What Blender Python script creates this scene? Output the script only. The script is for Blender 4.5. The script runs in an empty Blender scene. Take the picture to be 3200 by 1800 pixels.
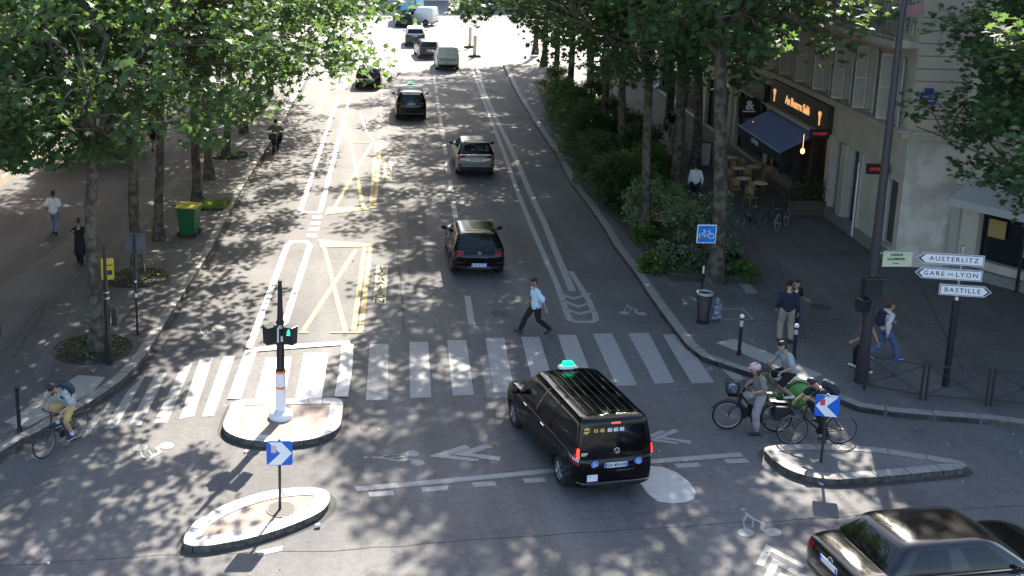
import bpy, bmesh, math, random
import numpy as np
from mathutils import Vector, Matrix, Quaternion
R = math.radians
sc = bpy.context.scene
COL = sc.collection
V = Vector
# ------------------------------------------------------------ camera (off-centre crop of a wider photograph: lens shift)
CH, FPX, PX, PY = 12.3, 3600.0, 1000.0, 520.0
PITCH = math.atan((PY + 301) / FPX)
cd = bpy.data.cameras.new('camera'); cam = bpy.data.objects.new('camera', cd); COL.objects.link(cam)
cam.location = (0, 0, CH); cam.rotation_euler = (R(90) - PITCH, 0, 0)
cd.sensor_width = 36; cd.lens = FPX / 3200 * 36
cd.shift_x = (1600 - PX) / 3200; cd.shift_y = -(900 - PY) / 3200
cd.clip_end = 900; sc.camera = cam
def G(px, py, z=0.0):
    """point at height z seen at photograph pixel (3200 wide)"""
    a = PITCH + math.atan((py - PY) / FPX)
    d = (CH - z) / math.tan(a)
    zc = d * math.cos(PITCH) + (CH - z) * math.sin(PITCH)
    return V(((px - PX) / FPX * zc, d, z))
def H(px, py, Y):
    """point in the vertical plane at distance Y"""
    a = PITCH + math.atan((py - PY) / FPX)
    z = CH - Y * math.tan(a)
    zc = Y * math.cos(PITCH) + (CH - z) * math.sin(PITCH)
    return V(((px - PX) / FPX * zc, Y, z))
SD = V((0.0729, 0.9973, 0)).normalized()   # street direction
SR = V((SD.y, -SD.x, 0))                    # to the right across the street

# ------------------------------------------------------------ materials
MATS = {}
def principled(name, col, rough=0.7, metal=0.0, spec=0.5, noise=None, bump=None, emit=None, estr=0, coat=0, alpha=None, trans=0, ior=None, lobj=False):
    if name in MATS: return MATS[name]
    m = bpy.data.materials.new(name); m.use_nodes = True
    nt = m.node_tree; b = nt.nodes['Principled BSDF']
    b.inputs['Base Color'].default_value = (*col, 1); b.inputs['Roughness'].default_value = rough
    b.inputs['Metallic'].default_value = metal; b.inputs['Specular IOR Level'].default_value = spec
    b.inputs['Coat Weight'].default_value = coat
    if ior: b.inputs['IOR'].default_value = ior
    if trans: b.inputs['Transmission Weight'].default_value = trans
    if emit: b.inputs['Emission Color'].default_value = (*emit, 1); b.inputs['Emission Strength'].default_value = estr
    if noise:
        sc_, amt, col2 = noise
        tc = nt.nodes.new('ShaderNodeTexCoord'); nz = nt.nodes.new('ShaderNodeTexNoise')
        nz.inputs['Scale'].default_value = sc_; nz.inputs['Detail'].default_value = 6
        cr = nt.nodes.new('ShaderNodeMapRange'); cr.inputs[1].default_value = 0.5 - amt; cr.inputs[2].default_value = 0.5 + amt
        mx = nt.nodes.new('ShaderNodeMix'); mx.data_type = 'RGBA'
        mx.inputs[6].default_value = (*col, 1); mx.inputs[7].default_value = (*col2, 1)
        nt.links.new(tc.outputs['Object'], nz.inputs['Vector']); nt.links.new(nz.outputs['Fac'], cr.inputs[0])
        nt.links.new(cr.outputs[0], mx.inputs[0]); nt.links.new(mx.outputs[2], b.inputs['Base Color'])
    if bump:
        bs, bd = bump
        tc = nt.nodes.new('ShaderNodeTexCoord'); nz = nt.nodes.new('ShaderNodeTexNoise')
        nz.inputs['Scale'].default_value = bs; nz.inputs['Detail'].default_value = 4
        bp = nt.nodes.new('ShaderNodeBump'); bp.inputs['Distance'].default_value = bd; bp.inputs['Strength'].default_value = 0.7
        nt.links.new(tc.outputs['Object'], nz.inputs['Vector']); nt.links.new(nz.outputs['Fac'], bp.inputs['Height'])
        nt.links.new(bp.outputs[0], b.inputs['Normal'])
    MATS[name] = m
    return m
def asphalt(name, c1, c2, speck=0.5, crack=True, grain=55):
    m = bpy.data.materials.new(name); m.use_nodes = True; nt = m.node_tree; N = nt.nodes; L = nt.links
    b = N['Principled BSDF']; b.inputs['Roughness'].default_value = 0.85; b.inputs['Specular IOR Level'].default_value = 0.3
    tc = N.new('ShaderNodeTexCoord')
    def noise(scale, det=5, dist=0):
        n = N.new('ShaderNodeTexNoise'); n.inputs['Scale'].default_value = scale; n.inputs['Detail'].default_value = det
        n.inputs['Distortion'].default_value = dist; L.new(tc.outputs['Object'], n.inputs['Vector']); return n
    def mr(src, a, b_, c=0, d=1):
        r = N.new('ShaderNodeMapRange'); r.inputs[1].default_value = a; r.inputs[2].default_value = b_
        r.inputs[3].default_value = c; r.inputs[4].default_value = d; L.new(src, r.inputs[0]); return r.outputs[0]
    def mul(x, y):
        r = N.new('ShaderNodeMath'); r.operation = 'MULTIPLY'; L.new(x, r.inputs[0]); L.new(y, r.inputs[1]); return r.outputs[0]
    big = noise(0.25, 6, 0.6); mx = N.new('ShaderNodeMix'); mx.data_type = 'RGBA'
    mx.inputs[6].default_value = (*c1, 1); mx.inputs[7].default_value = (*c2, 1); L.new(mr(big.outputs['Fac'], .35, .65), mx.inputs[0])
    fine = noise(grain, 3); mid = noise(6, 4)
    f = mul(mr(fine.outputs['Fac'], .3, .7, 1 - speck, 1 + speck), mr(mid.outputs['Fac'], .3, .7, .88, 1.12))
    mp = N.new('ShaderNodeMapping'); mp.inputs['Scale'].default_value = (1.1, .05, 1); mp.inputs['Rotation'].default_value = (0, 0, .07); ln = N.new('ShaderNodeTexNoise'); ln.inputs['Scale'].default_value = 1.0; ln.inputs['Detail'].default_value = 3
    L.new(tc.outputs['Object'], mp.inputs[0]); L.new(mp.outputs[0], ln.inputs['Vector']); f = mul(f, mr(ln.outputs['Fac'], .35, .65, .86, 1.1))
    sp = noise(1.7, 3, 1.0); f = mul(f, mr(sp.outputs['Fac'], .66, .74, 1, .72))
    if crack:
        vo = N.new('ShaderNodeTexVoronoi'); vo.feature = 'DISTANCE_TO_EDGE'; vo.inputs['Scale'].default_value = 0.22
        wn = noise(1.5, 5); ad = N.new('ShaderNodeMix'); ad.data_type = 'VECTOR'; ad.inputs[0].default_value = 0.25
        L.new(tc.outputs['Object'], ad.inputs[4]); L.new(wn.outputs['Color'], ad.inputs[5]); L.new(ad.outputs[1], vo.inputs['Vector'])
        gate = noise(0.15, 2)
        k = N.new('ShaderNodeMath'); k.operation = 'MAXIMUM'
        L.new(mr(vo.outputs['Distance'], 0.0, 0.004, .78, 1), k.inputs[0]); L.new(mr(gate.outputs['Fac'], .5, .52, 1, 0), k.inputs[1])
        f = mul(f, k.outputs[0])
    vm = N.new('ShaderNodeVectorMath'); vm.operation = 'SCALE'; L.new(mx.outputs[2], vm.inputs[0]); L.new(f, vm.inputs['Scale'])
    L.new(vm.outputs[0], b.inputs['Base Color'])
    bp = N.new('ShaderNodeBump'); bp.inputs['Distance'].default_value = 0.008; bp.inputs['Strength'].default_value = 0.5
    L.new(fine.outputs['Fac'], bp.inputs['Height']); L.new(bp.outputs[0], b.inputs['Normal'])
    return m
M = {}
M['road'] = asphalt('asphalt_road', (.106, .102, .100), (.145, .138, .132), 0.5)
M['plaza'] = asphalt('asphalt_plaza', (.2, .19, .18), (.25, .235, .22), 0.3)
M['walk'] = asphalt('asphalt_pavement', (.105, .100, .098), (.14, .134, .128), 0.3, grain=80)
M['patch'] = asphalt('asphalt_patch', (.13, .125, .12), (.155, .148, .142), 0.2, False)
M['sandy'] = asphalt('island_fill', (.25, .2, .17), (.31, .25, .21), 0.25, True)
M['gutter'] = asphalt('gutter_dirt', (.05, .048, .045), (.09, .08, .07), 0.4, False)
M['kerb'] = principled('granite_kerb', (.29, .275, .25), .8, noise=(7, .2, (.20, .188, .168)), bump=(60, .004))
M['kerbwhite'] = principled('white_kerb', (.62, .6, .57), .75, noise=(5, .12, (.46, .44, .41)), bump=(60, .003))
M['kerbside'] = principled('dark_kerb_side', (.13, .12, .105), .9, noise=(9, .15, (.05, .045, .04)), bump=(50, .004))  # upright kerb faces get a darker colour than the tops
def paint(name, c, c2, wear=.58):
    m = principled(name, c, .75, noise=(14, .28, c2), bump=(70, .003)); return m
M['white'] = paint('road_paint_white', (.35, .345, .33), (.19, .188, .182))
M['bright'] = paint('road_paint_fresh', (.72, .71, .68), (.56, .55, .53))
M['yellow'] = paint('road_paint_yellow', (.44, .33, .11), (.28, .22, .10))
M['cream'] = paint('road_paint_cream', (.50, .45, .26), (.40, .36, .24))
M['dark'] = principled('near_black', (.012, .012, .014), .45)
M['black'] = principled('black_metal_paint', (.015, .015, .018), .38, coat=.2)
M['grey'] = principled('grey_metal', (.33, .34, .35), .45, .3)
M['steel'] = principled('bright_steel', (.55, .56, .58), .25, .9)
M['rubber'] = principled('rubber', (.018, .018, .018), .8)
M['offwhite'] = principled('off_white', (.72, .72, .7), .5)
M['whiteP'] = principled('white_paint', (.8, .8, .8), .4)
M['blueS'] = principled('sign_blue', (.01, .12, .55), .35)
M['orange'] = principled('orange_tape', (.85, .2, .04), .5)
M['soil'] = principled('soil', (.05, .038, .026), .95, noise=(4, .2, (.09, .07, .045)), bump=(20, .03))
M['setts'] = principled('stone_setts', (.13, .125, .11), .85, noise=(9, .2, (.19, .18, .16)))
M['grass'] = principled('grass_blades', (.09, .14, .03), .8)

# ------------------------------------------------------------ mesh builder
class MB:
    def __init__(s): s.v = []; s.f = []; s.m = []; s.mi = 0; s.sm = []; s.smooth = False; s.X = None
    def add(s, vs, fs):
        n = len(s.v)
        if s.X is not None: vs = [s.X @ V(p) for p in vs]
        s.v += [tuple(p) for p in vs]
        for f in fs: s.f.append(tuple(n + i for i in f)); s.m.append(s.mi); s.sm.append(s.smooth)
        return s
    def box(s, c, d, rot=None, taper=1.0):
        x, y, z = d[0] / 2, d[1] / 2, d[2] / 2; c = V(c)
        pts = [V((sx * x * (taper if sz > 0 else 1), sy * y * (taper if sz > 0 else 1), sz * z)) for sz in (-1, 1) for sy in (-1, 1) for sx in (-1, 1)]
        if rot is not None:
            q = rot if isinstance(rot, (Matrix, Quaternion)) else Matrix.Rotation(rot, 3, 'Z')
            pts = [q @ p for p in pts]
        return s.add([c + p for p in pts], [(0, 2, 3, 1), (4, 5, 7, 6), (0, 1, 5, 4), (1, 3, 7, 5), (3, 2, 6, 7), (2, 0, 4, 6)])
    def cyl(s, p0, p1, r0, r1=None, n=12, caps=True):
        p0, p1 = V(p0), V(p1); r1 = r0 if r1 is None else r1
        d = p1 - p0
        if d.length < 1e-7: return s
        q = d.to_track_quat('Z', 'Y'); a = [q @ V((math.cos(2 * math.pi * i / n), math.sin(2 * math.pi * i / n), 0)) for i in range(n)]
        vs = [p0 + v * r0 for v in a] + [p1 + v * r1 for v in a]
        sm = s.smooth; s.smooth = True
        s.add(vs, [(i, (i + 1) % n, n + (i + 1) % n, n + i) for i in range(n)]); s.smooth = sm
        if caps: s.add([p0 + v * r0 for v in a], [tuple(range(n - 1, -1, -1))]); s.add([p1 + v * r1 for v in a], [tuple(range(n))])
        return s
    def tube(s, pts, r, n=8, caps=True, closed=False):
        pts = [V(p) for p in pts]; k = len(pts); rr = r if isinstance(r, (list, tuple)) else [r] * k
        rings = []; prev = None
        for i, p in enumerate(pts):
            if closed: t = pts[(i + 1) % k] - pts[i - 1]
            else: t = pts[min(i + 1, k - 1)] - pts[max(i - 1, 0)]
            t = t.normalized() if t.length > 1e-9 else V((0, 0, 1))
            if prev is None: u = t.orthogonal().normalized()
            else:
                u = prev - t * prev.dot(t); u = u.normalized() if u.length > 1e-6 else t.orthogonal().normalized()
            prev = u; w = t.cross(u)
            rings.append([p + (u * math.cos(2 * math.pi * j / n) + w * math.sin(2 * math.pi * j / n)) * rr[i] for j in range(n)])
        vs = [v for rg in rings for v in rg]; fs = []
        for i in range(k if closed else k - 1):
            a, b = i * n, ((i + 1) % k) * n
            fs += [(a + j, a + (j + 1) % n, b + (j + 1) % n, b + j) for j in range(n)]
        sm = s.smooth; s.smooth = True; s.add(vs, fs); s.smooth = sm
        if caps and not closed: s.add(rings[0], [tuple(range(n - 1, -1, -1))]); s.add(rings[-1], [tuple(range(n))])
        return s
    def prism(s, poly, z0, z1, bottom=False):
        n = len(poly); a = [V((p[0], p[1], z0)) for p in poly]; b = [V((p[0], p[1], z1)) for p in poly]
        ar = sum(poly[i][0] * poly[(i + 1) % n][1] - poly[(i + 1) % n][0] * poly[i][1] for i in range(n))
        if ar < 0: a.reverse(); b.reverse()
        fs = [tuple(range(n, 2 * n))] + [(i, (i + 1) % n, n + (i + 1) % n, n + i) for i in range(n)]
        if bottom: fs.append(tuple(range(n - 1, -1, -1)))
        return s.add(a + b, fs)
    def flat(s, poly, z):
        n = len(poly); a = [V((p[0], p[1], z)) for p in poly]
        ar = sum(poly[i][0] * poly[(i + 1) % n][1] - poly[(i + 1) % n][0] * poly[i][1] for i in range(n))
        if ar < 0: a.reverse()
        return s.add(a, [tuple(range(n))])
    def strip(s, pts, w, z, closed=False):
        pts = [V((p[0], p[1], 0)) for p in pts]; k = len(pts); L_ = []; R_ = []
        for i in range(k):
            a = pts[i - 1] if (i or closed) else None; b = pts[(i + 1) % k] if (i < k - 1 or closed) else None
            d1 = (pts[i] - a).normalized() if a is not None else None; d2 = (b - pts[i]).normalized() if b is not None else None
            t = (d1 + d2).normalized() if (d1 is not None and d2 is not None) else (d1 or d2)
            nn = V((-t.y, t.x, 0)); c = 1 / max(.35, t.dot(d2 if d2 is not None else d1))
            L_.append(pts[i] + nn * w / 2 * c + V((0, 0, z))); R_.append(pts[i] - nn * w / 2 * c + V((0, 0, z)))
        fs = [(i, k + i, k + (i + 1) % k, (i + 1) % k) for i in range(k if closed else k - 1)]
        return s.add(L_ + R_, fs)
    def sphere(s, c, r, nu=14, nv=9, sc3=(1, 1, 1), rot=None):
        c = V(c); vs = []; 
        for j in range(nv + 1):
            t = math.pi * j / nv
            for i in range(nu):
                p = 2 * math.pi * i / nu
                w = V((math.sin(t) * math.cos(p) * r * sc3[0], math.sin(t) * math.sin(p) * r * sc3[1], math.cos(t) * r * sc3[2]))
                if rot is not None: w = rot @ w
                vs.append(c + w)
        fs = [(j * nu + i, (j + 1) * nu + i, (j + 1) * nu + (i + 1) % nu, j * nu + (i + 1) % nu) for j in range(nv) for i in range(nu)]
        sm = s.smooth; s.smooth = True; s.add(vs, fs); s.smooth = sm
        return s
    def lathe(s, prof, c=(0, 0, 0), n=20, axis=None):
        c = V(c); q = V(axis).to_track_quat('Z', 'Y') if axis is not None else None; vs = []
        for (r, z) in prof:
            for i in range(n):
                w = V((r * math.cos(2 * math.pi * i / n), r * math.sin(2 * math.pi * i / n), z)); vs.append(c + (q @ w if q else w))
        k = len(prof); fs = [(j * n + i, j * n + (i + 1) % n, (j + 1) * n + (i + 1) % n, (j + 1) * n + i) for j in range(k - 1) for i in range(n)]
        sm = s.smooth; s.smooth = True; s.add(vs, fs); s.smooth = sm
        return s
    def build(s, name, mats, parent=None, loc=None, rz=None, bevel=None):
        me = bpy.data.meshes.new(name); me.from_pydata(s.v, [], s.f); 
        mats = mats if isinstance(mats, (list, tuple)) else [mats]
        for m in mats: me.materials.append(m)
        me.polygons.foreach_set('material_index', s.m); me.polygons.foreach_set('use_smooth', s.sm); me.validate(); me.update()
        if bevel:
            bm = bmesh.new(); bm.from_mesh(me); bmesh.ops.remove_doubles(bm, verts=bm.verts, dist=1e-5)
            bm.normal_update()
            ed = [e for e in bm.edges if len(e.link_faces) == 2 and e.calc_face_angle(0) > R(40)]
            bmesh.ops.bevel(bm, geom=ed, offset=bevel, segments=2, affect='EDGES', profile=.6, clamp_overlap=True); bm.to_mesh(me); bm.free()
        o = bpy.data.objects.new(name, me); COL.objects.link(o)
        if parent is not None: o.parent = parent
        if loc is not None: o.location = loc
        if rz is not None: o.rotation_euler = (0, 0, rz)
        return o
def empty(name, loc=(0, 0, 0), rz=0):
    o = bpy.data.objects.new(name, None); COL.objects.link(o); o.location = loc; o.rotation_euler = (0, 0, rz); o.empty_display_size = .2
    return o
def tag(o, label=None, cat=None, group=None, kind=None):
    if label: o['label'] = label
    if cat: o['category'] = cat
    if group: o['group'] = group
    if kind: o['kind'] = kind
    return o
KIDS = {}
def copy_tree(o, parent=None, name=None):
    c = o.copy(); COL.objects.link(c); c.parent = parent
    for ch in [x for x in COL.objects if x.parent == o]: copy_tree(ch, c)
    return c
def text_obj(s, size, mat, parent=None, mtx=None, name='lettering', extrude=.003, sx=1.0, bold=0, spacing=1.0, align='CENTER', z_font=None):
    cu = bpy.data.curves.new(name, 'FONT'); cu.body = s; cu.size = size; cu.extrude = extrude; cu.offset = bold
    cu.align_x = align; cu.align_y = 'CENTER'; cu.space_character = spacing; cu.resolution_u = 3
    t = bpy.data.objects.new('tmp_text', cu); COL.objects.link(t)
    dg = bpy.context.evaluated_depsgraph_get(); me = bpy.data.meshes.new_from_object(t.evaluated_get(dg))
    bpy.data.objects.remove(t); me.name = name; me.materials.clear(); me.materials.append(mat)
    me.transform(Matrix.Diagonal((sx, 1, 1, 1)))
    o = bpy.data.objects.new(name, me); COL.objects.link(o)
    if parent is not None: o.parent = parent
    if mtx is not None: o.matrix_local = mtx
    return o
def facing(loc, normal, up=V((0, 0, 1))):
    """matrix whose local Z looks along normal and local Y is up (for lettering on upright faces)"""
    n = V(normal).normalized(); x = up.cross(n).normalized(); y = n.cross(x)
    m = Matrix((x, y, n)).transposed().to_4x4(); m.translation = V(loc); return m
def struct(o): o['kind'] = 'structure'; return o
rnd = random.Random(11)

# ------------------------------------------------------------ ground
def GP(pts, z=0): return [G(x, y, z) for x, y in pts]
mb = MB(); mb.add([(-420, -60, 0), (420, -60, 0), (420, 700, 0), (-420, 700, 0)], [(0, 1, 2, 3)])
struct(mb.build('ground', M['plaza'], loc=(0, 0, -.02)))
mb = MB(); mb.add([(-60, -20, 0), (60, -20, 0), (60, 92, 0), (-60, 92, 0)], [(0, 1, 2, 3)])
struct(mb.build('road', M['road']))
KH = .15
# left pavement (outer edge of its kerb, photograph pixels of the top edge)
lk_px = [(0, 1412), (60, 1375), (130, 1343), (200, 1300), (270, 1262), (330, 1222), (378, 1190), (420, 1148), (455, 1109), (500, 1033), (588, 890), (658, 782), (749, 600), (828, 468), (885, 375), (938, 282), (975, 212), (1000, 168)]
lk = GP(lk_px, KH)
lk = [V((-14, 13.5, KH)), V((-9, 19.2, KH))] + lk
def offset_line(pts, d):
    out = []
    for i, p in enumerate(pts):
        a = pts[max(i - 1, 0)]; b = pts[min(i + 1, len(pts) - 1)]; t = (b - a).normalized(); out.append(p + V((-t.y, t.x, 0)) * d)
    return out
lki = offset_line(lk, .3)
mb = MB(); mb.prism([(-60, 13.5)] + [(p.x, p.y) for p in lki[1:]] + [(lki[-1].x - 40, lki[-1].y + .1), (-60, 80)], -.1, KH - .004)
struct(mb.build('left_pavement', M['walk']))
def kerb_run(name, a, b, mat, z0=-.1, z1=KH, jl=1.05, sides=None):
    # a run of real kerb stones between the outer and inner line
    L_ = [0]
    for i in range(1, len(a)): L_.append(L_[-1] + (a[i] - a[i - 1]).length)
    def at(line, s):
        for i in range(1, len(L_)):
            if s <= L_[i] or i == len(L_) - 1:
                f = (s - L_[i - 1]) / max(1e-6, L_[i] - L_[i - 1]); return line[i - 1].lerp(line[i], min(1, f))
    mb = MB(); s = 0; k = 0
    while s < L_[-1] - .05:
        e = min(s + jl, L_[-1]); g = .009
        ms = [x for x in L_ if s + .1 < x < e - .1]
        q = [at(a, x) for x in [s + g] + ms + [e - g]] + [at(b, x) for x in ([s + g] + ms + [e - g])[::-1]]
        mb.prism([(p.x, p.y) for p in q], z0, z1 + (rnd.random() - .5) * .006, False); s = e; k += 1
    mb2 = MB()
    o = mb.build(name, mat, bevel=.018)
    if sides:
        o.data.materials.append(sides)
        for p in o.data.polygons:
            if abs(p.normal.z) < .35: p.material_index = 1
    return struct(o)
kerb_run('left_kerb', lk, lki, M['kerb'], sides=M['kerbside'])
# right pavement
rk_px = [(1585, 200), (1600, 232), (1629, 290), (1687, 381), (1762, 489), (1807, 571), (1862, 640), (1915, 714), (1945, 766), (1988, 819), (2018, 858), (2058, 918), (2097, 971), (2140, 1027), (2177, 1074), (2219, 1107), (2300, 1135), (2400, 1165), (2500, 1195), (2613, 1224), (2697, 1258), (2780, 1270), (2879, 1279), (3082, 1293), (3200, 1308), (3400, 1345)]
rk = GP(rk_px, KH)
rki = offset_line(rk, -.3)
mb = MB(); mb.prism([(p.x, p.y) for p in rki] + [(70, 20), (70, 90), (rki[0].x + 12, rki[0].y)], -.1, KH - .004)
struct(mb.build('right_pavement', M['walk']))
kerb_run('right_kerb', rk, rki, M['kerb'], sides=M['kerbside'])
# wet dark gutters
mb = MB(); mb.strip(offset_line(rk, .16), .3, .004); mb.strip(offset_line(lk, -.1), .18, .004); struct(mb.build('gutter', M['gutter']))

# islands
def island(name, px, zin=.15, w=.3, fill=M['sandy'], ks=M['kerbwhite'], label=None):
    pts = GP(px, zin); n = len(pts)
    # smooth and make ccw
    ar = sum(pts[i].x * pts[(i + 1) % n].y - pts[(i + 1) % n].x * pts[i].y for i in range(n))
    if ar < 0: pts.reverse()
    for _ in range(2):
        q = []
        for i in range(n): a, b = pts[i], pts[(i + 1) % n]; q += [a.lerp(b, .25), a.lerp(b, .75)]
        pts = q; n = len(pts)
    q = [pts[0]]
    for p in pts[1:]:
        if (p - q[-1]).length > .11: q.append(p)
    if (q[-1] - q[0]).length < .11: q.pop()
    pts = q; n = len(pts)
    inn = []
    for i in range(n):
        t = (pts[(i + 1) % n] - pts[i - 1]).normalized(); ww = w
        def dist(q): 
            best = 9
            for j in range(n):
                a, b = pts[j], pts[(j + 1) % n]; e = b - a; f = max(0, min(1, (q - a).dot(e) / e.length_squared)); best = min(best, (q - a - e * f).length)
            return best
        while ww > .06 and dist(pts[i] + V((-t.y, t.x, 0)) * ww) < ww * .93: ww *= .9
        inn.append(pts[i] + V((-t.y, t.x, 0)) * ww)
    mb = MB(); mb.prism([(p.x, p.y) for p in offset_closed(pts, .04)], -.1, zin - .012); f = struct(mb.build(name, fill))
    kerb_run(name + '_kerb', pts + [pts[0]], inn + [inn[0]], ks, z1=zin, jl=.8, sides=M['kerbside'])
    mb = MB(); mb.strip([(p.x, p.y) for p in offset_closed(pts, -.07)], .15, .004, closed=True); struct(mb.build(name + '_dirt', M['gutter']))
    return f
def offset_closed(pts, d):
    n = len(pts); o = []
    for i in range(n): t = (pts[(i + 1) % n] - pts[i - 1]).normalized(); o.append(pts[i] + V((-t.y, t.x, 0)) * d)
    return o
island('traffic_island', [(973, 1522), (1015, 1528), (1033, 1545), (1029, 1573), (1001, 1601), (931, 1633), (838, 1666), (745, 1689), (652, 1705), (592, 1708), (571, 1698), (578, 1670), (605, 1633), (652, 1601), (722, 1568), (815, 1538), (908, 1524)], w=.33)
island('traffic_island_right', [(2384, 1403), (2399, 1393), (2457, 1388), (2614, 1388), (2738, 1397), (2863, 1415), (2999, 1438), (3020, 1448), (3022, 1459), (2987, 1467), (2821, 1484), (2655, 1497), (2593, 1498), (2511, 1486), (2448, 1461), (2407, 1428)], w=.28, fill=M['patch'], ks=M['kerb'])
island('refuge_island', [(1074, 1243), (1069, 1298), (1064, 1331), (1037, 1354), (971, 1374), (905, 1380), (825, 1381), (756, 1371), (713, 1354), (696, 1335), (700, 1315), (716, 1278), (727, 1250), (800, 1247), (900, 1246), (1000, 1244)], w=.33)
# flush crossing part of the refuge
mb = MB(); mb.flat(GP([(779, 1094), (1095, 1070), (1078, 1262), (712, 1270)]), .0075); struct(mb.build('refuge_crossing', M['patch']))
mb = MB()
mb.strip(GP([(731, 1250), (758, 1172), (785, 1097)]), .33, .03); mb.strip(GP([(778, 1097), (940, 1084), (1095, 1073)]), .3, .034); mb.strip(GP([(1086, 1078), (1080, 1160), (1066, 1243)]), .35, .038)
struct(mb.build('refuge_border', M['kerbwhite']))
mb = MB(); mb.flat(GP([(832, 1123), (912, 1121), (889, 1250), (796, 1252)]), .05); mb.flat(GP([(950, 1109), (1026, 1108), (1006, 1248), (922, 1253)]), .05)
struct(mb.build('refuge_tactile_paving', M['bright']))

# painted markings
mb = MB(); d = 1.24224
Z4 = .008
st = [[(930, 866), (977, 866), (975, 1006), (921, 1008)], [(1030, 860), (1077, 861), (1085, 1000), (1031, 1002)], [(1125, 856), (1173, 856), (1192, 993), (1139, 996)], [(1221, 851), (1268, 850), (1294, 986), (1243, 989)],
      [(1311, 848), (1357, 848), (1398, 980), (1345, 982)], [(1403, 843), (1449, 843), (1500, 975), (1447, 977)], [(1491, 840), (1540, 839), (1603, 969), (1551, 972)], [(1580, 839), (1632, 838), (1697, 963), (1648, 966)], [(1667, 842), (1713, 841), (1797, 963), (1740, 965)], [(1796, 908), (1818, 912), (1872, 952), (1852, 964)]]
for q in st: mb.flat(GP([(x * d, y * d) for x, y in q]), Z4)
for q in [[(698, 1114), (734, 1114), (668, 1301), (631, 1303)], [(624, 1122), (666, 1118), (606, 1301), (560, 1311)], [(563, 1156), (603, 1132), (523, 1321), (480, 1323)], [(487, 1166), (522, 1166), (440, 1330), (402, 1331)], [(400, 1222), (457, 1168), (364, 1336), (323, 1343)], [(338, 1263), (341, 1268), (285, 1348), (247, 1351)]]:
    mb.flat(GP(q), Z4)
struct(mb.build('zebra_crossing', M['white']))
mb = MB()
for y0, y1 in [(240, 265), (269, 290), (300, 325), (331, 356), (366, 393), (406, 435), (451, 484), (501, 542), (563, 600), (629, 686), (925, 1013)]:
    mb.strip(GP([(1411 + .153 * (y - 600), y) for y in (y1, y0)]), .2, Z4)
struct(mb.build('lane_dashes', M['white']))
mb = MB()
Ls = [(1474, 211), (1503, 290), (1534, 373), (1576, 480), (1617, 600), (1663, 712), (1704, 807), (1741, 890), (1774, 985), (1782, 1000), (1800, 1006), (1848, 1007), (1862, 1000), (1860, 985), (1840, 940), (1812, 895), (1783, 848)]
mb.strip(GP(Ls), .19, Z4); mb.strip(GP([(1491, 211), (1512, 285), (1545, 360), (1583, 435), (1621, 517), (1655, 600), (1704, 703), (1745, 807), (1789, 910)]), .24, Z4)
for c in [[(1755, 922), (1793, 934), (1845, 918)], [(1766, 943), (1806, 959), (1850, 946)], [(1768, 967), (1812, 982), (1855, 970)]]: mb.strip(GP(c), .16, Z4 + .004)
struct(mb.build('lane_divider', M['white']))
mb = MB()
mb.strip(GP([(1056, 300), (1009, 445), (939, 656), (948, 664), (996, 664), (1003, 654), (1058, 437), (1094, 300)]), .2, Z4)
mb.strip(GP([(778, 1088), (898, 766), (912, 755), (955, 754), (969, 766), (894, 997), (872, 1060)]), .2, Z4)
for x, y in [(991, 679), (986, 698), (981, 717), (974, 737)]: mb.strip(GP([(x - 2, y + 4), (x + 2, y - 5)]), .38, Z4)
struct(mb.build('bus_lane_lines', M['bright']))
mb = MB()
mb.strip(GP([(1104, 1039), (1141, 766)]), .15, Z4); mb.strip(GP([(1127, 1039), (1158, 766)]), .15, Z4); mb.strip(GP([(1012, 770), (1079, 1038)]), .15, Z4 + .004); mb.strip(GP([(1112, 782), (945, 1039)]), .15, Z4 + .008)
mb.flat(GP([(995, 750), (1160, 764), (1160, 771), (1000, 775)]), Z4 + .012); mb.strip(GP([(1031, 1040), (1135, 1040)]), .1, Z4 + .012); mb.strip(GP([(935, 1041), (965, 1041)]), .1, Z4 + .012)
mb.flat(GP([(1024, 648), (1172, 651), (1148, 656), (1016, 672)]), Z4 + .012)
mb.strip(GP([(1158, 650), (1176, 447)]), .15, Z4); mb.strip(GP([(1170, 650), (1189, 447)]), .15, Z4); mb.strip(GP([(1096, 447), (1135, 649)]), .15, Z4 + .004); mb.strip(GP([(1163, 447), (1046, 649)]), .15, Z4 + .008); mb.strip(GP([(1090, 446), (1195, 447)]), .15, Z4 + .012)
struct(mb.build('delivery_bay_lines', M['yellow']))
mb = MB(); mb.strip(GP([(1168, 440), (1143, 407), (1125, 350)]), .12, Z4)
for y in range(272, 440, 12): mb.strip(GP([(1194 - (y - 272) * .06, y + 5), (1194.5 - (y - 272) * .06, y)]), .14, Z4)
struct(mb.build('bay_dashes', M['white']))
# delivery wording on its cream panels
def livraison(q):
    p = GP(q); mb = MB(); mb.flat(p, Z4)
    up = ((p[0] + p[1]) / 2 - (p[2] + p[3]) / 2); ht = up.length; up = up / ht; wd = (p[1] - p[0]).length; r = V((up.y, -up.x, 0))
    o = struct(mb.build('delivery_panel', M['cream']))
    c0 = (p[0] + p[1]) / 2
    for i, ch in enumerate('LIVRAISON'):
        c = c0 - up * ht * (i + .5) / 9
        m = Matrix((r, up, V((0, 0, 1)))).transposed().to_4x4(); m.translation = V((c.x, c.y, Z4 + .004))
        t = text_obj(ch, ht / 9 * 1.15, M['walkdark'], None, m, 'delivery_letter', 0, sx=.9, bold=.012)
        t.parent = o
    return o
M['walkdark'] = principled('dark_letter', (.035, .035, .04), .85)
livraison([(1176, 830), (1213, 830), (1205, 950), (1166, 948)]); livraison([(1200, 505), (1227, 505), (1222, 566), (1197, 565)])
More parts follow.
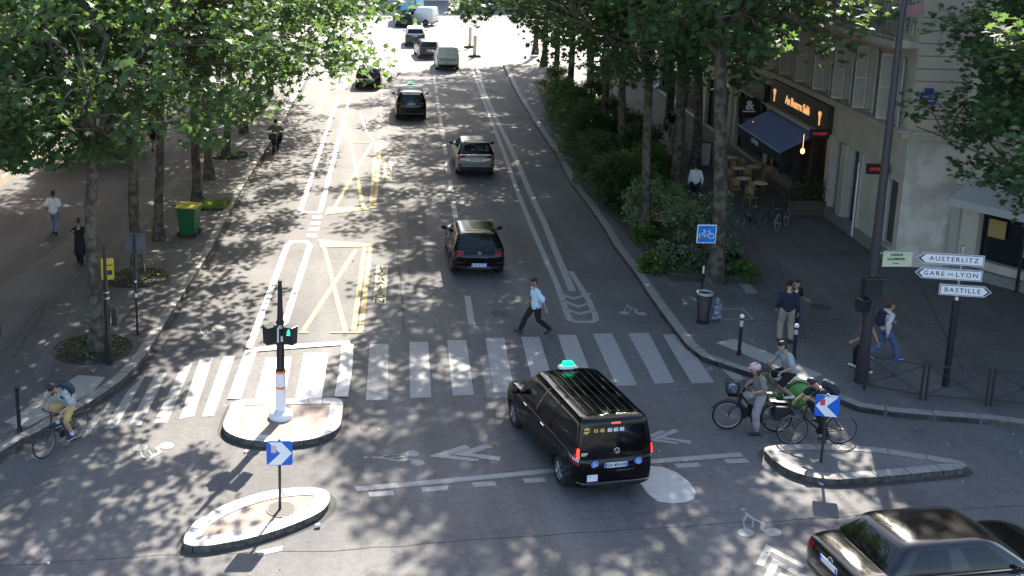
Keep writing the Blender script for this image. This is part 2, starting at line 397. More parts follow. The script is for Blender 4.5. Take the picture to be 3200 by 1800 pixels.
# bicycle pictograms
def bikesym(mb, w0, w1, hd, z=Z4, r=.29):
    a, b, h = G(*w0), G(*w1), G(*hd); ex = b - a; ey = h - a - ex * .15
    def P(x, y): return a + ex * x + ey * y
    ry = r * ex.length / ey.length
    for cx in (0, 1): mb.flat([P(cx + r * math.cos(t * .35), ry * math.sin(t * .35)) for t in range(18)], z)
    s = ex.length
    mb.flat([P(.15 + .1 * math.cos(t * .63), 1 + .1 * math.sin(t * .63) * s / ey.length) for t in range(10)], z)
    mb.strip([P(.2, .85), P(.38, .6), P(.72, .38), P(.62, .12), P(.78, -.02)], s * .15, z + .002)
    mb.strip([P(.24, .74), P(.04, .5)], s * .10, z + .004); mb.strip([P(.04, .5), P(.0, .1)], s * .05, z + .004); mb.strip([P(.4, .5), P(.3, .2)], s * .07, z + .006)
def chevron(mb, a, b, c, w, z=Z4): mb.strip(GP([a, b, c]), w, z)
mb = MB(); bikesym(mb, (438, 1400), (521, 1393), (455, 1452)); bikesym(mb, (1288, 1418), (1305, 1446), (1142, 1430), r=.36)
bikesym(mb, (2330, 1665), (2417, 1664), (2322, 1593)); bikesym(mb, (1951, 978), (2005, 981), (1958, 951)); bikesym(mb, (627, 1021), (687, 1022), (634, 1058)); bikesym(mb, (783, 704), (838, 703), (800, 716))
for dx in (0, 68): chevron(mb, (1462 + dx, 1396 - dx * .05), (1372 + dx, 1424 - dx * .05), (1495 + dx, 1437 - dx * .04), .2)
for dx in (0, 40): chevron(mb, (2075 + dx, 1348 - dx * .08), (2015 + dx, 1372 - dx * .08), (2120 + dx, 1384 - dx * .03), .16)
chevron(mb, (2373, 1768), (2402, 1713), (2512, 1772), .15); chevron(mb, (2396, 1812), (2424, 1756), (2534, 1816), .15); chevron(mb, (2418, 1856), (2446, 1800), (2556, 1860), .15)
mb.strip(GP([(1112, 1529), (1400, 1503), (1700, 1474), (2028, 1443), (2318, 1421)]), .2, Z4)
for a, b in [((1153, 1546), (1230, 1541)), ((1317, 1531), (1400, 1526)), ((1477, 1516), (1549, 1512)), ((1636, 1504), (1704, 1500)), ((2112, 1457), (2186, 1453)), ((2267, 1443), (2337, 1440))]: mb.strip(GP([a, b]), .2, Z4)
mb.flat(GP([(798, 1724), (885, 1706), (880, 1722), (810, 1738)]), Z4)
struct(mb.build('cycle_markings', M['white']))
mb = MB(); mb.flat(GP([(2000, 1460), (2030, 1457), (2071, 1460), (2115, 1477), (2158, 1511), (2174, 1540), (2168, 1560), (2140, 1571), (2100, 1574), (2056, 1568), (2025, 1545), (2000, 1510), (1993, 1480)]), Z4); struct(mb.build('round_patch', principled('pale_patch', (.46, .45, .42), .8, noise=(5, .2, (.38, .37, .35)))))
# tactile slabs on the pavements, patches, studs
mb = MB(); mb.flat(GP([(12, 1321), (245, 1172), (329, 1179), (290, 1225), (85, 1335)], KH), KH + .004); mb.flat(GP([(2238, 1071), (2295, 1059), (2573, 1171), (2515, 1188)], KH), KH + .004)
struct(mb.build('tactile_paving', M['cream2'] if 'cream2' in M else principled('tactile_slab', (.36, .35, .31), .8, noise=(30, .3, (.28, .27, .24)), bump=(120, .004))))
mb = MB(); mb.flat(GP([(290, 690), (430, 618), (540, 600), (470, 690), (120, 960), (0, 1100), (0, 900)], KH), KH + .004)
mb.flat(GP([(100, 1180), (150, 1060), (260, 960), (270, 985), (180, 1100), (150, 1190)], KH), KH + .004)
struct(mb.build('pavement_patch', M['patch']))
mb = MB(); mb.flat(GP([(2246, 792), (2252, 790), (2370, 916), (2332, 918)], KH), KH + .004); mb.strip(GP([(2240, 968), (2320, 964), (2352, 998), (2180, 1000)], KH), .1, KH + .004)
struct(mb.build('bed_edging', M['kerb']))
mb = MB()
for x, y in [(1758, 945), (1830, 949), (1769, 970), (1856, 975)]:
    p = G(x, y); mb.cyl(p, p + V((0, 0, .025)), .06, .045, 10)
struct(mb.build('road_studs', M['steel']))
# ------------------------------------------------------------ foliage
def leaf_mat(name, c1, c2, tr, tw=.45, rough=.5):
    m = bpy.data.materials.new(name); m.use_nodes = True; nt = m.node_tree; N = nt.nodes; L = nt.links
    b = N['Principled BSDF']; b.inputs['Roughness'].default_value = rough; b.inputs['Specular IOR Level'].default_value = .4
    g = N.new('ShaderNodeNewGeometry'); mx = N.new('ShaderNodeMix'); mx.data_type = 'RGBA'
    mx.inputs[6].default_value = (*c1, 1); mx.inputs[7].default_value = (*c2, 1); L.new(g.outputs['Random Per Island'], mx.inputs[0]); L.new(mx.outputs[2], b.inputs['Base Color'])
    t = N.new('ShaderNodeBsdfTranslucent'); t.inputs[0].default_value = (*tr, 1)
    ms = N.new('ShaderNodeMixShader'); ms.inputs[0].default_value = tw
    L.new(b.outputs[0], ms.inputs[1]); L.new(t.outputs[0], ms.inputs[2]); L.new(ms.outputs[0], N['Material Output'].inputs[0])
    return m
M['leaf'] = leaf_mat('plane_leaf', (.024, .066, .030), (.058, .115, .042), (.16, .27, .06), .38)
M['leafd'] = leaf_mat('hedge_leaf', (.03, .065, .025), (.07, .12, .04), (.16, .26, .05), .35)
M['leafb'] = leaf_mat('shrub_leaf', (.05, .11, .03), (.12, .2, .05), (.25, .4, .08), .4)
M['leafv'] = leaf_mat('variegated_leaf', (.16, .24, .1), (.35, .42, .22), (.3, .4, .15), .35)
M['leafs'] = leaf_mat('silver_leaf', (.10, .15, .08), (.18, .23, .13), (.2, .28, .1), .3)
M['bark'] = principled('plane_bark', (.05, .04, .03), .95, noise=(4.5, .07, (.12, .105, .075)), bump=(14, .03))
M['twig'] = principled('dark_twig', (.045, .035, .025), .9)
def star_leaf():
    pr = [(-90, .42), (-52, .24), (-18, .52), (8, .3), (34, .62), (60, .33), (90, .68), (120, .33), (146, .62), (172, .3), (198, .52), (232, .24)]
    return np.array([(r * math.cos(R(a)), .4 + r * math.sin(R(a)), 0) for a, r in pr])
def oval_leaf(): return np.array([(0, 0, 0), (.28, .3, 0), (.26, .65, 0), (0, 1, 0), (-.26, .65, 0), (-.28, .3, 0)])
def leaves_mesh(name, centers, size, shape, mat, rng, droop=.5, spread=None):
    n = len(centers); k = len(shape)
    # random frames: leaf blade direction outwards/down, normal mostly upward
    nm = rng.normal(size=(n, 3)) * .65 + np.array([0, 0, 1.0]); nm /= np.linalg.norm(nm, axis=1)[:, None]
    d = rng.normal(size=(n, 3)); d[:, 2] -= droop; d -= (d * nm).sum(1)[:, None] * nm; d /= np.linalg.norm(d, axis=1)[:, None]
    x = np.cross(d, nm); sz = size * rng.uniform(.65, 1.2, size=(n, 1, 1))
    vs = centers[:, None, :] + sz * (shape[None, :, 0:1] * x[:, None, :] + shape[None, :, 1:2] * d[:, None, :] - (np.abs(shape[None, :, 0:1]) * .25) * nm[:, None, :])
    me = bpy.data.meshes.new(name); me.vertices.add(n * k); me.vertices.foreach_set('co', vs.reshape(-1).astype(np.float32))
    me.loops.add(n * k); me.loops.foreach_set('vertex_index', np.arange(n * k, dtype=np.int32))
    me.polygons.add(n); me.polygons.foreach_set('loop_start', np.arange(0, n * k, k, dtype=np.int32)); me.polygons.foreach_set('loop_total', np.full(n, k, dtype=np.int32))
    me.materials.append(mat); me.update(calc_edges=True); me.validate()
    return me
def tree_proto(seed, Ht=17, base=4.6, rx=(5, 8), ry=5.2, rt=.24, nl=125, nc=110, lean=(.2, .1), full=0):
    rng = np.random.default_rng(seed); rr = random.Random(seed)
    fork = base + rr.uniform(-.6, .3)
    wood = MB(); P = []
    for i in range(9):
        t = i / 8; P.append(V((lean[0] * t * t + .06 * math.sin(t * 5 + seed), lean[1] * t + .06 * math.cos(t * 4 + seed), fork * t)))
    rad = [rt * (1.35 - .35 * min(1, i * .9)) * (1 - .03 * i) for i in range(9)]; rad[0] = rt * 1.55
    wood.tube(P, rad, 14)
    ends = []; top = P[-1]
    nlimb = 7
    for j in range(nlimb):
        a = 2 * math.pi * j / nlimb + rr.uniform(-.3, .3); ca, sa = math.cos(a), math.sin(a)
        reach = (rx[1] if ca > 0 else rx[0]) * abs(ca) ** 1.0 + ry * (1 - abs(ca)); reach *= rr.uniform(.55, .85)
        zt = fork + rr.uniform(2.2, 4) if j % 2 else fork + rr.uniform(5, 8)
        if j % 2 == 0: reach *= .65
        r0 = rt * rr.uniform(.42, .6); pts = []; rads = []
        for i in range(8):
            t = i / 7; e = t ** .8
            pts.append(top + V((ca * reach * t + rr.uniform(-.12, .12) * (i > 0), sa * reach * t + rr.uniform(-.12, .12) * (i > 0), (zt - fork) * e - (.15 if i == 0 else 0)))); rads.append(r0 * (1 - .8 * t))
        wood.tube(pts, rads, 7); ends += [(p, r) for p, r in zip(pts[2:], rads[2:])]
    lead = [top + V((rr.uniform(-.3, .3) * i, rr.uniform(-.3, .3) * i, (Ht - fork - 1.5) * i / 6)) for i in range(7)]; lead[0] = top
    wood.tube(lead, [rt * .62 * (1 - i / 6.6) for i in range(7)], 8); ends += [(p, .05) for p in lead[1:]]
    # clump centres inside an uneven envelope
    cl = []; tries = 0
    while len(cl) < nc and tries < 20000:
        tries += 1
        z = base - .2 + (Ht - base) * rr.random() ** 1.05; t = (z - base) / (Ht - base)
        k = (min(1, .5 + 2.4 * max(t, 0)) if t < .22 else 1.0 if t < .45 else max(.18, 1 - ((t - .45) / .55) ** (3 if full else 1.7) * (.55 if full else .85)))
        a = rr.uniform(0, 2 * math.pi); q = rr.random() ** .42; ca, sa = math.cos(a), math.sin(a)
        bump = 1 + .16 * math.sin(3 * a + seed) + .1 * math.sin(5 * a + z)
        x = ca * (rx[1] if ca > 0 else rx[0]) * q * k * bump; y = sa * ry * q * k * bump
        c = V((x, y, z))
        if all((c - o).length > 1.15 for o in cl): cl.append(c)
    C = []
    for c in cl:
        e = min(ends, key=lambda e: (e[0] - c).length + max(0, e[0].z - c.z) * .6); m_ = e[0].lerp(c, .5) + V((0, 0, .25))
        wood.tube([e[0], m_, c], [max(.02, min(.05, e[1])), .025, .01], 4, caps=False)
        n = int(nl * rr.uniform(.6, 1.35)); s = rr.uniform(.42, .72)
        g = rng.normal(size=(n, 3)); g /= np.maximum(1e-6, np.linalg.norm(g, axis=1))[:, None]; g *= (rng.random((n, 1)) ** .45) * 1.55
        C.append(np.array(c)[None] + g * np.array([s * 1.15, s * 1.15, s * .72]))
    C = np.concatenate(C); me = leaves_mesh('crown', C, .25, star_leaf(), M['leaf'], rng)
    root = empty('plane_tree'); tr = wood.build('trunk', M['bark'], root)
    cr = bpy.data.objects.new('crown', me); COL.objects.link(cr); cr.parent = root
    return root
protos = [tree_proto(1, 16.5, 6.0, (4.2, 7.4), 4.6, .205, nl=112, nc=112), tree_proto(2, 17.5, 6.2, (4.6, 7.6), 5.0, .2, nl=116, nc=120), tree_proto(3, 18.5, 7.5, (5.0, 7.4), 5.0, .22, nl=112, nc=124, full=1), tree_proto(5, 17, 6.2, (4.8, 7.8), 5.0, .18, nl=108, nc=116)]
used = [False] * 4
def tree(k, x, y, rot, label, sc_=1.0, group='plane trees in rows along the avenue'):
    o = protos[k] if not used[k] else copy_tree(protos[k]); used[k] = True
    o.location = (x, y, KH - .02); o.rotation_euler = (0, 0, R(rot)); o.scale = (sc_, sc_, sc_ * (1.0)); tag(o, label, 'tree', group); return o
TL = [(0, -6.28, 30.3, 10, 'mottled plane tree in the round grate nearest the left zebra stripes'),
      (1, -6.1, 36.6, -15, 'plane tree whose trunk rises from the grate behind the back of the grey sign'),
      (3, -5.93, 41.1, 20, 'plane tree with a flared foot just left of the green wheelie bin'),
      (0, -5.2, 46.7, -25, 'slim plane tree standing directly behind the green wheelie bin among stone setts'),
      (1, -5.07, 50.6, 30, 'plane tree behind the setts, second trunk past the green wheelie bin'),
      (3, -4.58, 55.8, 0, 'plane tree in the far round grate next to the parked dark scooter')]
for k, x, y, r, lb in TL: tree(k, x, y, r, lb)
fl = ['bright sunlit plane tree overhanging the black car in the bus lane', 'plane tree behind the one overhanging the bus lane car, crown in full sun', 'plane tree on the left row, second last before the sunlit crossing', 'last plane tree of the left row, by the dark taxis at the far crossing', 'tall plane tree of the left row past the last grate', ]
for i, (x, y) in enumerate([(-4.2, 61.5), (-3.7, 67.5), (-3.2, 74), (-2.7, 80.5)]): tree((i + 1) % 4 if (i + 1) % 4 != 2 else 0, x, y, 15 - 20 * i, fl[i])
TR = [(2, 12.9, 36.0, 130, 'thick plane tree behind the blue cycle sign at the end of the planted bed'),
      (2, 14.8, 46.7, 200, 'plane tree between the flowering hedge and the man in the white shirt'),
      (3, 12.15, 41.7, 190, 'slender plane tree near the kerb beside the wooden bench slats'),
      (3, 13.6, 50.8, 170, 'thin dark plane tree rising from the sunlit rose bushes'),
      (1, 14.4, 57.5, 185, 'plane tree in the dark hedge opposite the beige crossover'),
      (2, 15.0, 63.5, 160, 'plane tree deep in the right row opposite the black taxi with the white rear roof'),
      (0, 15.4, 70, 200, 'plane tree on the right row, second before the double line begins'),
      (1, 15.9, 77, 175, 'plane tree at the far end of the right row beside the sunlit crossing')]
for k, x, y, r, lb in TR: tree(k, x, y, r, lb, 1.07 if y < 37 else 1.0)
nt_ = tree(0, 20.3, 27.4, 95, 'near plane tree hanging in at the right edge over the three destination signs', .92); nt_.scale = (.95, .95, .76)
nt_ = tree(1, 22.5, 30.2, 70, 'second plane tree at the right edge, its leaves against the pale awning'); nt_.scale = (.95, .95, .72)
nt_ = tree(0, -11.6, 31.2, 40, 'plane tree whose leaves hang in at the upper left edge'); nt_.scale = (.95, .95, .8)
tree(2, 17.2, 88, 180, 'plane tree past the end of the right row, added to shade the far road')  # added to shade the far road, crown kept above the frame
tree(2, 17.8, 95, 180, 'furthest plane tree on the right, added for its shade on the road')  # another tree put in for shade on the far road
tree(2, 17.5, 52.5, 130, 'plane tree by the facade beyond the blue awning', 1.0)
tree(2, 19.2, 62.5, 100, 'plane tree of the inner right row behind the dark shopfronts', 1.0)
# shrubs
def shrub_proto(name, seed, rad, hgt, n, size, mat, shape=oval_leaf(), nc=26, dense=.34):
    rng = np.random.default_rng(seed); rr = random.Random(seed); wood = MB(); C = []
    for i in range(nc):
        a = rr.uniform(0, 2 * math.pi); q = rr.random() ** .5; z = hgt * rr.uniform(.12, 1); k = math.sqrt(max(.08, 1 - (z / hgt - .35) ** 2 * 1.7))
        c = V((math.cos(a) * rad * q * k, math.sin(a) * rad * q * k, z)); wood.tube([(c.x * .15, c.y * .15, 0), (c.x * .5, c.y * .5, z * .6), c], [.025, .015, .006], 4, caps=False)
        m_ = n // nc; g = rng.normal(size=(m_, 3)); g /= np.linalg.norm(g, axis=1)[:, None]; g *= rng.random((m_, 1)) ** .4
        C.append(np.array(c)[None] + g * dense * rr.uniform(.8, 1.3) * np.array([1, 1, .8]))
    root = empty(name); wood.build('stem', M['twig'], root)
    me = leaves_mesh('foliage', np.concatenate(C), size, shape, mat, rng, droop=-.3); o = bpy.data.objects.new('foliage', me); COL.objects.link(o); o.parent = root
    return root
SP = {'hedge': shrub_proto('hedge_bush', 21, 1.25, 2.3, 6500, .12, M['leafd'], nc=40, dense=.42), 'rose': shrub_proto('rose_bush', 22, 1.0, 1.7, 3600, .13, M['leafb'], nc=30),
      'vari': shrub_proto('variegated_shrub', 23, .95, 1.25, 5200, .1, M['leafv'], nc=34, dense=.3), 'olive': shrub_proto('olive_shrub', 24, .75, 2.1, 3400, .12, M['leafs'], nc=34, dense=.26), 'low': shrub_proto('low_plant', 25, .45, .5, 700, .14, M['leafb'], nc=10, dense=.18)}
su = {}
def shrub(k, x, y, label, s=1.0, z=KH, rot=None, cat='shrub', group=None):
    o = SP[k] if k not in su else copy_tree(SP[k]); su[k] = 1
    o.location = (x, y, z); o.scale = (s, s, s); o.rotation_euler = (0, 0, rot if rot is not None else rnd.uniform(0, 6)); tag(o, label, cat, group)
    return o
hl = ['behind the first rose bush', 'halfway down the dark hedge opposite the beige crossover', 'in the dark hedge just past the beige crossover', 'in the dark hedge level with the black taxi', 'in the dark hedge beyond the black taxi', 'near the far end of the dark hedge', 'second last bush of the dark hedge', 'last bush of the dark hedge by the sunlit crossing', 'behind the variegated shrub at the kerb', 'at the pavement side behind the sunlit roses', 'at the pavement side of the dark hedge', 'at the pavement side far down the hedge', 'inner far bush of the hedge']
hp = [(12.3, 49.2), (12.7, 52.2), (13.0, 55.2), (13.4, 58.3), (13.8, 61.5), (14.2, 65), (14.7, 69), (15.2, 74), (12.0, 45.6), (14.6, 51.5), (15.0, 55.5), (15.6, 61), (16.2, 67)]
for (x, y), l in zip(hp, hl): shrub('hedge', x, y, 'dense dark green bush ' + l, rnd.uniform(.75, 1.05), group='dark hedge bushes along the right kerb')
for x, y, s, l in [(13.2, 47.2, 1.15, 'leafy rose bush catching the sun behind the slender plane tree'), (12.4, 47.4, 1.0, 'rose bush at the kerb side with sunlit tips'), (14.3, 48.6, 1.1, 'rose bush on the pavement side of the bed'), (13.0, 44.3, .9, 'rose bush low between two trunks')]: shrub('rose', x, y, l, s, group='rose bushes in the planted bed')
shrub('vari', 12.9, 43.3, 'pale variegated rounded shrub between the slender trunk and the kerb', 1.15); shrub('vari', 14.0, 44.6, 'pale variegated shrub on the pavement side of the slender trunk', .95)
shrub('olive', 12.4, 37.9, 'tall silvery olive shrub left of the blue cycle sign', 1.05); shrub('olive', 13.7, 38.8, 'second silvery shrub behind the olive by the thick trunk', 1.1)
for x, y, l in [(11.3, 37.3, 'small leafy plant at the kerb corner of the bed'), (14.0, 36.4, 'small leafy plant right of the thick trunk in the bed'), (11.9, 40.9, 'small green plant in the sunlit patch at the foot of the slender trunk')]: shrub('low', x, y, l, 1.1, cat='plant')
# ------------------------------------------------------------ vehicles (local: +Y forward, X right, origin on the ground under the centre)
M['carblack'] = principled('car_paint_black', (.003, .003, .004), .12, spec=.32, coat=.08)
M['carblue'] = principled('car_paint_night', (.004, .005, .009), .14, spec=.35, coat=.1)
M['carbeige'] = principled('car_paint_beige', (.22, .20, .175), .28, .35, coat=.7)
M['carwhite'] = principled('car_paint_white', (.66, .68, .62), .35, coat=.5)
M['cardark'] = principled('car_paint_dark_grey', (.04, .04, .045), .3, coat=.5)
M['glass'] = principled('tinted_glass', (.004, .005, .006), .04, spec=.5)
M['glassg'] = principled('green_tinted_glass', (.10, .15, .13), .05, spec=.9)
M['trim'] = principled('plastic_trim', (.022, .022, .024), .6)
M['chrome'] = principled('chrome', (.7, .7, .7), .15, 1)
M['rim'] = principled('wheel_rim', (.30, .30, .31), .35, .8)
M['redoff'] = principled('tail_lens', (.22, .008, .01), .2)
M['redon'] = principled('lit_tail_lens', (.9, .03, .02), .2, emit=(1, .03, .02), estr=1.1)
M['clear'] = principled('clear_lens', (.55, .55, .55), .15)
M['plate'] = principled('plate_white', (.75, .76, .78), .4)
M['plateb'] = principled('plate_blue', (.03, .12, .6), .4)
M['ink'] = principled('ink', (.01, .01, .012), .6)
M['taxig'] = principled('lit_green_lamp', (.02, .7, .25), .4, emit=(.0, .7, .2), estr=.7)
M['goldT'] = principled('gold_lettering', (.75, .5, .1), .5)
def evalmesh(o):
    dg = bpy.context.evaluated_depsgraph_get(); dg.update(); return bpy.data.meshes.new_from_object(o.evaluated_get(dg), depsgraph=dg)
def loft_body(P):
    W = P['W'] / 2; L = P['L']; yr = -L / 2; yf = L / 2; b1, b2 = P['belt']; zb = P.get('zb', .22)
    st = [(yr, .80, b1 * .80, .36), (yr + .05, .9, b1 * .93, .28), (yr + .22, .97, b1 - .01, zb), (yr + .8, 1, b1, zb), (yr + L * .38, 1, b1 * .6 + b2 * .4, zb - .02), (yr + L * .58, 1, b1 * .3 + b2 * .7, zb - .02),
          (yf - P['wsb'] - .12, 1, b2, zb), (yf - P['wsb'] * .55, .985, P['hood'], zb), (yf - .3, .93, P['nose'] + .02, zb), (yf - .08, .84, P['nose'] - .08, .28), (yf, .72, P['nose'] - .2, .34)]
    rings = []
    for y, k, zt, z0 in st:
        w = W * k; hh = zt - z0
        half = [(0, z0), (w * .55, z0), (w * .9, z0 + .01), (w * .985, z0 + .1), (w, z0 + hh * .38), (w * 1.0, z0 + hh * .68), (w * .975, zt - .09), (w * .93, zt - .015), (w * .82, zt + .01), (w * .4, zt + .02), (0, zt + .025)]
        ring = half + [(-x, z) for x, z in half[-2:0:-1]]; rings.append([V((x, y, z)) for x, z in ring])
    n = len(rings[0]); vs = [v for r in rings for v in r]; fs = []
    for i in range(len(rings) - 1): fs += [(i * n + j, (i + 1) * n + j, (i + 1) * n + (j + 1) % n, i * n + (j + 1) % n) for j in range(n)]
    for idx, sgn, dy in ((0, 1, -.02), (len(rings) - 1, -1, .02)):
        c = sum(rings[idx], V()) / n; b = len(vs); r2 = [c + (v - c) * .55 + V((0, dy, 0)) for v in rings[idx]]; vs += r2; vs.append(c + V((0, dy * 1.3, 0)))
        for j in range(n):
            q = (idx * n + j, idx * n + (j + 1) % n, b + (j + 1) % n, b + j); t = (b + j, b + (j + 1) % n, b + n)
            fs += [q, t] if sgn > 0 else [q[::-1], t[::-1]]
    me = bpy.data.meshes.new('body'); me.from_pydata(vs, [], fs); return me
def cabin(P):
    # rings of a rounded plan at rising heights; segments are pillars or panes
    W = P['W'] / 2; L = P['L']; yr = -L / 2; yf = L / 2; b1, b2 = P['belt']; Hh = P['H']; tb = P['tumble']
    yb0, yb1 = yr + P['rb'], yf - P['wsb']          # rear / front of the glasshouse at the belt
    yt0, yt1 = yr + P['rr'], yf - P['rf']           # ... at roof level
    def ring(t, inset=0, z=None, flatten=1.0):
        w = (W * .95) * (1 - t) + W * tb * t - inset; a = yb0 * (1 - t) + yt0 * t + inset * 1.0; b = yb1 * (1 - t) + yt1 * t - inset * 1.2
        cb = .16 * (1 - t) + .1 * t
        ys = [b - cb * .4 - .16]; p = P['pil']
        L2 = b - a - .3
        side = [b - .22] + [a + .16 + L2 * q for q in p] + [a + .14]
        zz = lambda y: (Hh * t + (b1 + (b2 - b1) * (y - a) / (b - a)) * (1 - t) + .0) if z is None else z
        pts = [(0, b + .05), (w * .5, b + .03), (w * .82, b - .03), (w * .97, b - .14)] + [(w, y) for y in side] + [(w * .985, a + .06), (w * .86, a - .01), (w * .5, a - .03), (0, a - .035)]
        full = pts + [(-x, y) for x, y in pts[-2:0:-1]]
        return [V((x, y, zz(y))) for x, y in full], len(pts)
    hs = Hh
    r = []
    r.append([p + V((0, 0, -.1)) for p in ring(0)[0]]); a, k = ring(.06); r.append(a)
    r.append(ring(.45)[0]); a = ring(.80)[0]; r.append([V((p.x, p.y, p.z * 1.0)) for p in a])
    a = ring(.97)[0]; r.append([V((p.x, p.y, Hh * .965)) for p in a]); a = ring(1.0, .09)[0]; r.append([V((p.x, p.y, Hh * .992)) for p in a])
    a = ring(1.0, .38)[0]; r.append([V((p.x * .95, p.y, Hh + .004)) for p in a])
    n = len(r[0]); vs = [v for q in r for v in q]; fs = []; mi = []
    npil = len(P['pil']); s0 = 4
    # segment kinds on the half: front 0-2 = windscreen, 3 = pillar, sides alternate pane / pillar
    kinds = {}
    for j in range(k - 1):
        if j < 2: kinds[j] = 1
        elif j == 2: kinds[j] = 0
        elif j == 3: kinds[j] = 0
        else:
            q = j - 4
            if q <= npil: kinds[j] = 3 if (q % 2 == 0) else 0
            else: kinds[j] = 2 if j >= k - 3 else 0
    if P.get('van'): 
        for j in list(kinds):
            if kinds[j] == 3 and j - 4 >= 2 and P['van'] == 'blank': kinds[j] = 0
        if P['van'] == 'blank': kinds = {j: (0 if kk == 2 else kk) for j, kk in kinds.items()}
    for i in range(len(r) - 1):
        for j in range(n):
            jj = j if j < k - 1 else (n - 1 - j); fs.append((i * n + j, i * n + (j + 1) % n, (i + 1) * n + (j + 1) % n, (i + 1) * n + j))
            kd = kinds.get(jj, 0); lo, hi = (1, 3)
            mi.append(kd if (lo <= i < hi) else 0)
    vs.append(V((0, (yt0 + yt1) / 2, Hh + .008))); b = (len(r) - 1) * n
    # roof cap: strips across
    h = n // 2
    for j in range(1, h): 
        pass
    for j in range(h):
        o1, o2 = b + j, b + j + 1; m1, m2 = b + (n - j) % n, b + (n - j - 1)
        if j == 0: fs.append((o1, o2, m2)); mi.append(0)
        elif j == h - 1: fs.append((m1, o1, o2)); mi.append(0)
        else: fs.append((m1, o1, o2, m2)); mi.append(0)
    vs.pop()
    me = bpy.data.meshes.new('cabin'); me.from_pydata(vs, [], fs); me.polygons.foreach_set('material_index', mi)
    return me
def split_by_mat(me, names):
    out = {}
    for i in set(p.material_index for p in me.polygons):
        bm = bmesh.new(); bm.from_mesh(me); bmesh.ops.delete(bm, geom=[f for f in bm.faces if f.material_index != i], context='FACES')
        for f in bm.faces: f.material_index = 0; f.smooth = True
        m2 = bpy.data.meshes.new(names[i]); bm.to_mesh(m2); bm.free(); out[i] = m2
    return out
def loose(me):
    bm = bmesh.new(); bm.from_mesh(me); bm.faces.ensure_lookup_table(); seen = {}; k = 0
    for f in bm.faces:
        if f.index in seen: continue
        st = [f]; seen[f.index] = k
        while st:
            g = st.pop()
            for e in g.edges:
                for h in e.link_faces:
                    if h.index not in seen: seen[h.index] = k; st.append(h)
        k += 1
    bm.free()
    if k <= 1: return [me]
    out = []
    for i in range(k):
        bm = bmesh.new(); bm.from_mesh(me); bm.faces.ensure_lookup_table()
        bmesh.ops.delete(bm, geom=[f for f in bm.faces if seen[f.index] != i], context='FACES'); m2 = bpy.data.meshes.new(me.name); bm.to_mesh(m2); bm.free()
        for m in me.materials: m2.materials.append(m)
        out.append(m2)
    return out
from mathutils.bvhtree import BVHTree
def patch(bvh, grid, dr, off=.004, name='patch', mat=None, parent=None, rows=None):
    """drape a grid of points onto the body along dr"""
    vs = []; ok = []
    for row in grid:
        for p in row:
            hit = bvh.ray_cast(V(p), V(dr), 6)
            vs.append((hit[0] - V(dr) * off) if hit[0] is not None else None)
    nc = len(grid[0]); fs = []
    for i in range(len(grid) - 1):
        for j in range(nc - 1):
            q = (i * nc + j, i * nc + j + 1, (i + 1) * nc + j + 1, (i + 1) * nc + j)
            if all(vs[k] is not None for k in q) and max((vs[q[0]] - vs[q[2]]).length, 0) < .5: fs.append(q)
    mb = MB(); mb.smooth = True; mb.add([v if v is not None else V() for v in vs], fs); return mb.build(name, mat, parent)
def gridxz(x0, x1, z0, z1, y, nx=6, nz=6): return [[(x0 + (x1 - x0) * i / nx, y, z0 + (z1 - z0) * j / nz) for i in range(nx + 1)] for j in range(nz + 1)]
def gridyz(y0, y1, z0, z1, x, ny=8, nz=3): return [[(x, y0 + (y1 - y0) * i / ny, z0 + (z1 - z0) * j / nz) for i in range(ny + 1)] for j in range(nz + 1)]
def gridxy(x0, x1, y0, y1, z, nx=2, ny=10): return [[(x0 + (x1 - x0) * i / nx, y0 + (y1 - y0) * j / ny, z) for i in range(nx + 1)] for j in range(ny + 1)]
def wheel(parent, x, y, r, wd=.2, side=1, spokes=7):
    t = MB(); t.lathe([(r * .62, -wd / 2), (r * .93, -wd / 2), (r, -wd * .36), (r, wd * .36), (r * .93, wd / 2), (r * .62, wd / 2)], (0, 0, 0), 26, (side, 0, 0)); w = t.build('wheel', M['rubber'], parent, (x, y, r))
    m = MB(); m.lathe([(r * .64, wd * .3), (r * .64, wd * .5), (r * .58, wd * .47), (r * .57, wd * .2), (0, wd * .16)], (0, 0, 0), 24, (side, 0, 0))
    for i in range(spokes):
        a = 2 * math.pi * i / spokes; c, s = math.cos(a), math.sin(a); m.tube([(side * wd * .42, 0, 0), (side * wd * .44, c * r * .3, s * r * .3), (side * wd * .42, c * r * .6, s * r * .6)], [r * .13, r * .1, r * .085], 5)
    m.cyl((side * wd * .3, 0, 0), (side * wd * .5, 0, 0), r * .16, n=10); m.build('rim', M['rim'], w)
    return w
